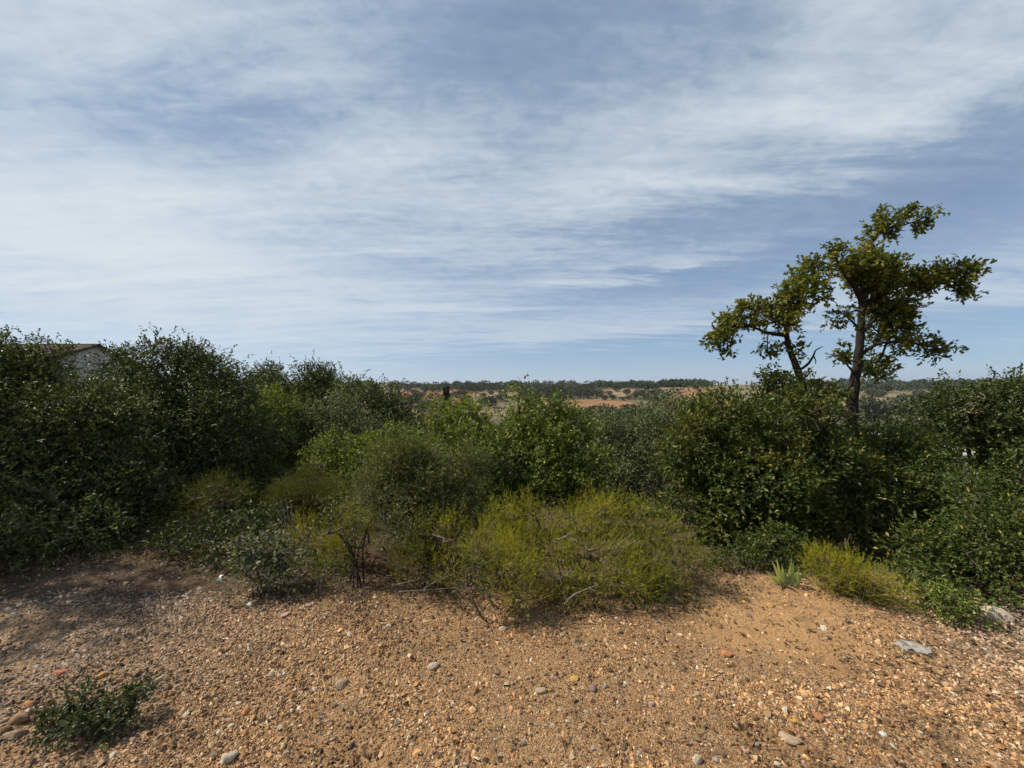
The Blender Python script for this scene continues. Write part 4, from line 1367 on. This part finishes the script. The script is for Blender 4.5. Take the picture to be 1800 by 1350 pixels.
ICO1, ICO2, ICO3 = icosphere(1), icosphere(2), icosphere(3)


def stone_shape(seed, ico=ICO2, facets=15, rough=.09):
    """a rounded stone: a ball cut by random planes, unit size"""
    rng = np.random.default_rng(seed)
    V, F = ico[0].copy(), ico[1]
    for _ in range(facets):
        n = unit(rng.normal(0, 1, 3))
        h = rng.uniform(.45, .82)
        s = V @ n
        V = V - np.outer(np.maximum(s - h, 0) * .85, n)
    V = V * (1 + rough * np.sin(V @ rng.normal(0, 3, 3) + 1))[:, None]
    return V, F


VARIANTS = {}


def stone_mesh(v, colour, ico=ICO2):
    key = (v, colour, len(ico[0]))
    if key not in VARIANTS:
        V, F = stone_shape(v * 17 + 3, ico)
        VARIANTS[key] = mesh_np('stone', V, F, MAT['stone_' + colour], smooth=len(V) > 100)
    return VARIANTS[key]


def stone_at(px, py, w, h, colour, rng, parent=None, label=None, ico=ICO2, flat=.5):
    p = hit(px, py, 1.2, 8)
    s = w / F_PX * p[1] / 2
    hz = max(h / F_PX * p[1] / 2, s * .35)
    o = obj('stone', stone_mesh(int(rng.integers(0, 8)), colour, ico), parent, label, 'stone' if label else None, 'loose stones on the gravel' if label else None)
    o.location = (p[0], p[1], p[2] + hz * .05)
    o.rotation_euler = (rng.uniform(-.25, .25), rng.uniform(-.25, .25), rng.uniform(-.6, .6))
    o.scale = (s, s * rng.uniform(.75, 1.0), hz)


rs = np.random.default_rng(303)
for px, py, w, h, c, lab in (
        (600, 1207, 28, 22, 'tan', 'angular tan stone left of centre on the gravel'),
        (400, 1337, 36, 24, 'pale', 'large pale stone at the bottom edge, right of the seedling'),
        (432, 1253, 17, 18, 'orange', 'upright orange pebble right of the seedling'),
        (110, 1182, 26, 9, 'red', 'flat orange-red stone above the seedling'),
        (178, 1189, 26, 13, 'ochre', 'flat yellow stone touching the top of the seedling'),
        (30, 1268, 36, 26, 'brown', 'big brown stone, upper one of the pile at the left edge'),
        (27, 1294, 36, 20, 'tan', 'big tan slab, lower one of the pile at the left edge'),
        (6, 1288, 26, 26, 'brown', 'brown stone cut by the left edge in the stone pile'),
        (1042, 1210, 20, 18, 'purple', 'purplish round stone near the centre of the gravel'),
        (1063, 1208, 13, 14, 'grey', 'grey stone touching the purplish round one'),
        (953, 1216, 26, 18, 'tan', 'flat tan disc of stone left of the purplish one'),
        (1400, 1270, 26, 18, 'ochre', 'bright yellow stone, left of the ochre pair at lower right'),
        (1440, 1264, 24, 16, 'orange', 'orange-brown stone, right of the ochre pair at lower right'),
        (1276, 1150, 26, 13, 'orange', 'flat reddish stone on the gravel right of centre'),
        (1310, 1322, 15, 10, 'pink', 'small pink stone near the bottom right of centre'),
        (1354, 1066, 19, 10, 'ochre', 'yellow stone on the sandy crest below the iris'),
        (1385, 1300, 44, 18, 'tan', 'long tan slab below the ochre pair'),
        (518, 1081, 12, 10, 'ochre', 'small bright yellow pebble below the rockrose'),
        (546, 1064, 17, 11, 'pink', 'pinkish angular stone at the edge of the leaf litter'),
        (442, 1062, 17, 8, 'white', 'white flat stone at the edge of the left shade'),
        (500, 1082, 22, 8, 'pink', 'flat pale pink stone beside the small yellow pebble'),
        (763, 1172, 24, 16, 'pale', 'pale domed stone left of the gravel centre'),
        (875, 1334, 13, 16, 'tan', 'small tan stone at the bottom edge of the centre'),
        (1757, 1238, 17, 12, 'ochre', 'lone yellow pebble on dark gravel at the right edge'),
        (1554, 1291, 15, 9, 'white', 'small bright white stone on the lower right gravel'),
        (281, 1195, 22, 11, 'pale', 'pale yellow stone right of the seedling top'),
        (176, 1316, 28, 10, 'ochre', 'flat ochre sliver just below the seedling'),
        (202, 1327, 18, 14, 'pale', 'pale stone right of the flat ochre sliver'),
        (250, 1110, 12, 11, 'brown', 'small brown stone on the shaded left gravel'),
        (407, 1278, 16, 14, 'pale', 'pale round pebble below the upright orange one'),
        (1225, 1222, 14, 11, 'tan', 'tan pebble right of the purplish stone group'),
        (1273, 1223, 12, 16, 'tan', 'upright tan pebble on the gravel right of centre'),
        (974, 1195, 14, 14, 'pink', 'tilted pinkish stone above the flat tan disc'),
        (1011, 1193, 20, 10, 'ochre', 'small yellowish stone above the purplish one'),
        (885, 1106, 16, 10, 'pale', 'pale stone near the broom shadow in the centre'),
        (861, 1109, 12, 9, 'tan', 'tan pebble left of the pale stone by the broom shadow'),
        (705, 1092, 14, 12, 'brown', 'brown angular stone below the leaf litter'),
        (1445, 1105, 22, 10, 'pale', 'pale flat stone on the sandy bank'),
        (1493, 1094, 12, 8, 'grey', 'grey pebble on the sandy bank'),
        (1225, 1340, 22, 26, 'pale', 'pale pointed stone at the bottom edge right of centre'),
        (1260, 1336, 16, 12, 'grey', 'blue-grey stone beside the pale pointed one'),
        (50, 1240, 22, 14, 'orange', 'tilted rusty stone above the pile at the left edge'),
        (1010, 1128, 14, 10, 'grey', 'grey-white pebble on the gravel below the broom'),
        (1145, 1240, 16, 12, 'pink', 'dull pinkish stone low on the gravel, right of centre')):
    stone_at(px, py, w, h, c, rs, None, lab, ICO3)

# pebbles pressed into the ground: parts of the ground
pal = ['tan', 'pale', 'grey', 'white', 'pink', 'brown', 'ochre', 'purple', 'orange']
pw = np.array([.38, .2, .12, .03, .08, .15, .04, .0, .02])
cnt = 0
while cnt < 255:
    px, py = rs.uniform(0, 1800), rs.uniform(1050, 1350)
    if py < np.interp(px, [0, 400, 900, 1250, 1400, 1600, 1800], [1060, 1060, 1095, 1060, 1040, 1085, 1115]):
        continue
    if 1200 < px < 1580 and py < 1140 and rs.random() < .7:
        continue
    w = rs.uniform(8, 13) * np.interp(py, [1050, 1350], [.75, 1.2])
    stone_at(px, py, w, w * rs.uniform(.5, .85), pal[rs.choice(9, p=pw / pw.sum())], rs, GROUND, None, ICO1)
    cnt += 1


def scatter_px(n, rng, fn=None):
    """points spread evenly over the clearing (world metres)"""
    out = []
    while sum(len(o) for o in out) < n:
        x, y = rng.uniform(-7, 5.6, 20000), rng.uniform(.2, 4.6, 20000)
        over = np.maximum(np.maximum(np.abs(x) - (y * 1.4 + .15), 1.35 - y), 0)
        k = (rng.random(20000) < np.where(over > 0, .5 * np.clip(1 - over / 1.4, 0, 1), 1)) & (y < np.interp(x, [-6, -3, -2, -1, 0, 1, 2, 2.8, 3.4, 4.2], [4.6, 4.6, 4.2, 3.4, 3.2, 3.25, 3.4, 3.1, 2.9, 2.7]))
        if fn is not None:
            k &= rng.random(20000) < fn(x, y)
        out.append(np.stack([x[k], y[k]], 1))
    return np.concatenate(out)[:n]


def chips(name, label, n, smin, smax, rng, dens, palette, weights, flat=(.35, .7), power=2.2, tones=None):
    """loose chips of stone with a colour each, all one object"""
    P = scatter_px(n, rng, dens)
    n = len(P)
    oct_v = np.array([(1, 0, -.2), (0, 1, -.2), (-1, 0, -.2), (0, -1, -.2), (.35, 0, 1), (-.35, 0, 1)], float)
    oct_f = np.array([(0, 1, 4), (1, 5, 4), (1, 2, 5), (2, 3, 5), (3, 4, 5), (3, 0, 4)])
    s = smin + (smax - smin) * rng.random(n) ** power
    T = oct_v[None] * rng.uniform(.65, 1.25, (n, 6, 1)) + rng.normal(0, .16, (n, 6, 3))
    T[:, :, 2] *= rng.uniform(*flat, (n, 1))
    th = rng.uniform(0, 6.283, n)
    c, sn = np.cos(th)[:, None], np.sin(th)[:, None]
    tilt = rng.normal(0, .3, (n, 2))
    x = T[:, :, 0] * c - T[:, :, 1] * sn
    y = T[:, :, 0] * sn + T[:, :, 1] * c
    z = T[:, :, 2] + x * tilt[:, :1] + y * tilt[:, 1:]
    V = np.stack([x, y, z], -1) * s[:, None, None] * .5
    z0 = H(P[:, 0], P[:, 1]) + s * .11
    V += np.stack([P[:, 0], P[:, 1], z0], -1)[:, None]
    F = (np.arange(n)[:, None, None] * 6 + oct_f[None]).reshape(-1, 3)
    pc = np.array(palette)[rng.choice(len(palette), n, p=np.array(weights) / np.sum(weights))] * rng.uniform(.75, 1.25, (n, 1))
    grey = np.clip(np.exp(-((P[:, 0] + 3.4) / 1.6) ** 2) + np.exp(-((P[:, 0] - 3.6) / .9) ** 2), 0, 1)[:, None] * .65
    moss = np.clip(vnoise(P[:, 0] * 2.6, P[:, 1] * 3.4, 51) * 1.6 + vnoise(P[:, 0] * 9, P[:, 1] * 9, 52) * .5, 0, 1)[:, None]
    pc = pc * (1 - .55 * moss * (rng.random((n, 1)) < .8))
    pc = pc * (1 - grey) + grey * (pc.mean(1, keepdims=True) * np.array([1.12, 1.0, .88]))
    me = mesh_np(name, V.reshape(-1, 3), F, MAT['gravel_stone'], smooth=False, colors=np.repeat(np.clip(pc, .02, .8), 6, 0))
    obj(name, me, None, label, 'gravel', None, 'stuff')


def sandy(x, y):
    return np.exp(-((x - 1.95) / .95) ** 2 - ((y - 2.65) / .42) ** 2)


def dens_gravel(x, y):
    base = .40 + .5 * vnoise(x * 1.3, y * 1.6, 31) + .6 * vnoise(x * 3.6, y * 3.6, 33)
    base = base + .35 * np.exp(-((x + 2.6) / 1.4) ** 2) + .35 * np.exp(-((x - 3.2) / .9) ** 2) - .9 * sandy(x, y) - .35 * np.exp(-((x + .6) / .18) ** 2 - ((y - 1.75) / .18) ** 2)
    base = base * np.clip(1 - (y - np.interp(x, [-5, -3, -1, 1, 3], [2.75, 2.85, 2.8, 2.8, 3.1])) * 4, .08, 1)
    return np.clip(base, .06, 1) * .86 + .14 * (1 - .95 * sandy(x, y)) * (y < np.interp(x, [-5, -3, -1, 1, 3], [2.8, 2.9, 2.85, 2.85, 3.1]))


rg = np.random.default_rng(404)
PAL = [(0.442, 0.237, 0.099), (0.515, 0.318, 0.152), (0.322, 0.206, 0.118), (0.552, 0.396, 0.228), (0.386, 0.202, 0.099), (0.138, 0.077, 0.038), (0.294, 0.142, 0.053), (0.570, 0.482, 0.357), (0.092, 0.056, 0.032)]
chips('gravel', 'loose tan and grey gravel strewn over the clearing', 114000, .0045, .020, rg, dens_gravel, PAL, [3.4, 2.4, 1.8, 1.0, 1.4, 2.8, 2.2, .35, 2.2], (.4, .8), 2.1)
chips('pebbles', 'coarser pebbles mixed into the gravel of the clearing', 4200, .02, .042, rg, lambda x, y: np.clip(dens_gravel(x, y), .03, 1), PAL, [3, 3, 2, 1.2, 1.2, 1.6, 1, .5, .6], (.4, .75), 2.0)


def litter():
    """dry leaves and bits of twig lying under the shrubs and strewn over the crust at the right"""
    rng = np.random.default_rng(505)
    def dens(x, y):
        e = np.interp(x, [-6, -2.5, -1, 0, 1, 2, 3, 6], [3.4, 3.2, 2.85, 2.65, 2.7, 2.95, 2.6, 2.2])
        d = np.clip((y - e + .22 * vnoise(x * 3, y * 3, 41)) / .35, 0, 1)
        d = np.maximum(d, .45 * np.exp(-((x - 3.1) / .9) ** 2 - ((y - 2.2) / .5) ** 2) * (vnoise(x * 4, y * 6, 43) > 0))
        return np.clip(d, .035, 1)
    P = scatter_px(17000, rng, dens)
    n = len(P)
    B = np.stack([P[:, 0], P[:, 1], H(P[:, 0], P[:, 1]) + rng.uniform(.003, .014, n)], 1)
    D = unit(rng.normal(0, 1, (n, 3)) * [1, 1, .25])
    N = unit(rng.normal(0, .45, (n, 3)) + [0, 0, 1])
    V, F = leaves(B, D, N, rng.uniform(.018, .042, n), 'rhomb')
    obj('leaf_litter', mesh_np('leaf_litter', V, F, MAT['dry_leaf']), None, 'brown dry leaf litter under the shrubs', 'leaf litter', None, 'stuff')
    m = 2600
    P = scatter_px(m, rng, lambda x, y: np.clip(dens(x, y) * .8, .12, 1))
    m = len(P)
    A = np.stack([P[:, 0], P[:, 1], H(P[:, 0], P[:, 1]) + .004], 1)
    th = rng.uniform(0, 6.28, m)
    L = rng.uniform(.02, .09, m)
    Q = A + np.stack([np.cos(th) * L, np.sin(th) * L, rng.uniform(0, .012, m)], 1)
    V, F = tubes(A, Q, np.full(m, .0018), np.full(m, .001), 3)
    obj('twig_litter', mesh_np('twig_litter', V, F, MAT['twig_bark']), None, 'broken bits of twig scattered over the gravel', 'twigs', None, 'stuff')


litter()


def dry_grass():
    """straw-coloured grass tufts where the gravel meets the shrubs"""
    rng = np.random.default_rng(606)
    B, D, L = [], [], []
    for _ in range(150):
        x = rng.uniform(-4.6, 3.4)
        e = np.interp(x, [-5, -2.5, -1, 0, 1, 2, 3, 4], [3.6, 3.3, 2.85, 2.62, 2.68, 2.95, 2.62, 2.45])
        y = e + rng.normal(.05, .12)
        n = int(rng.integers(8, 26))
        r = rng.normal(0, .018, (n, 2))
        b = np.stack([x + r[:, 0], y + r[:, 1], np.zeros(n)], 1)
        b[:, 2] = H(b[:, 0], b[:, 1]) - .004
        B.append(b)
        D.append(unit(np.stack([r[:, 0] * 22, r[:, 1] * 22, np.full(n, .9)], 1) + rng.normal(0, .25, (n, 3))))
        L.append(rng.uniform(.04, .13, n))
    B, D, L = np.concatenate(B), np.concatenate(D), np.concatenate(L)
    V, F = leaves(B, D, unit(rng.normal(0, 1, B.shape)), L, 'needle')
    T = V.reshape(-1, 3, 3)
    c = T[:, :2].mean(1, keepdims=True)
    T[:, :2] = c + (T[:, :2] - c) * (.0022 / np.maximum(np.linalg.norm(T[:, :1] - T[:, 1:2], axis=-1, keepdims=True), 1e-6))
    obj('dry_grass', mesh_np('dry_grass', T.reshape(-1, 3), F, MAT['straw']), None, 'thin dry grass along the foot of the shrubs', 'grass', None, 'stuff')


dry_grass()


def boulder():
    p = hit(1762, 1090, 1.2, 8)
    s = 34 / F_PX * p[1]
    V, F = stone_shape(77, ICO3, 14, .06)
    o = obj('boulder', mesh_np('boulder', V * np.array([s, s * .8, s * .62]), F, MAT['stone_pale'], smooth=True), None, 'pale half-buried boulder among the undergrowth at the right edge', 'boulder')
    o.location = (p[0], p[1] + .05, p[2] + .01)
    o.rotation_euler = (.1, .15, .4)


boulder()


def slab():
    c = hit(1605, 1140, 1.2, 8)
    rng = np.random.default_rng(9)
    n = 16
    th = np.linspace(0, 2 * np.pi, n, endpoint=False)
    r = rng.uniform(.75, 1.1, n)
    x, y = .10 * r * np.cos(th), .055 * r * np.sin(th)
    z = H(c[0] + x, c[1] + y) - c[2]
    top = np.stack([x * .94, y * .94, z + .005], 1)
    rim = np.stack([x, y, z - .02], 1)
    V = np.concatenate([top, rim, [[0, 0, .006]]])
    i = np.arange(n)
    j = (i + 1) % n
    F = np.concatenate([np.stack([i, j, np.full(n, 2 * n)], 1), np.stack([i + n, j + n, j], 1), np.stack([i + n, j, i], 1)])
    obj('slab', mesh_np('slab', V, F, MAT['slab']), None, 'flat pale grey slab flush with the ground at the right', 'slab', None, None, tuple(c))


slab()


def paper_scrap():
    p = hit(389, 1022, 1.2, 8)
    rng = np.random.default_rng(4)
    V, F = ICO2[0].copy(), ICO2[1]
    V = V * rng.uniform(.65, 1.2, (len(V), 1))
    o = obj('paper_scrap', mesh_np('paper_scrap', V * np.array([.028, .02, .03]), F, MAT['paper']), None, 'crumpled white scrap of paper at the foot of the rockrose', 'paper')
    o.location = (p[0], p[1], p[2] + .022)


paper_scrap()

# ------------------------------------------------------------------ the air
def build_haze():
    V, F = box(-21000, 21000, -21000, 21000, -62, 230)
    m, g = material('haze')
    pv = g.new('ShaderNodeVolumePrincipled')
    pv.inputs['Color'].default_value = (.72, .82, 1.0, 1)
    pv.inputs['Density'].default_value = 0.00007
    pv.inputs['Anisotropy'].default_value = 0.2
    o = g.new('ShaderNodeOutputMaterial')
    g.link(pv.outputs[0], o.inputs['Volume'])
    me = mesh_np('haze', V, F, m)
    obj('haze', me, None, 'thin blue haze over the far country', 'haze', None, 'stuff')


build_haze()
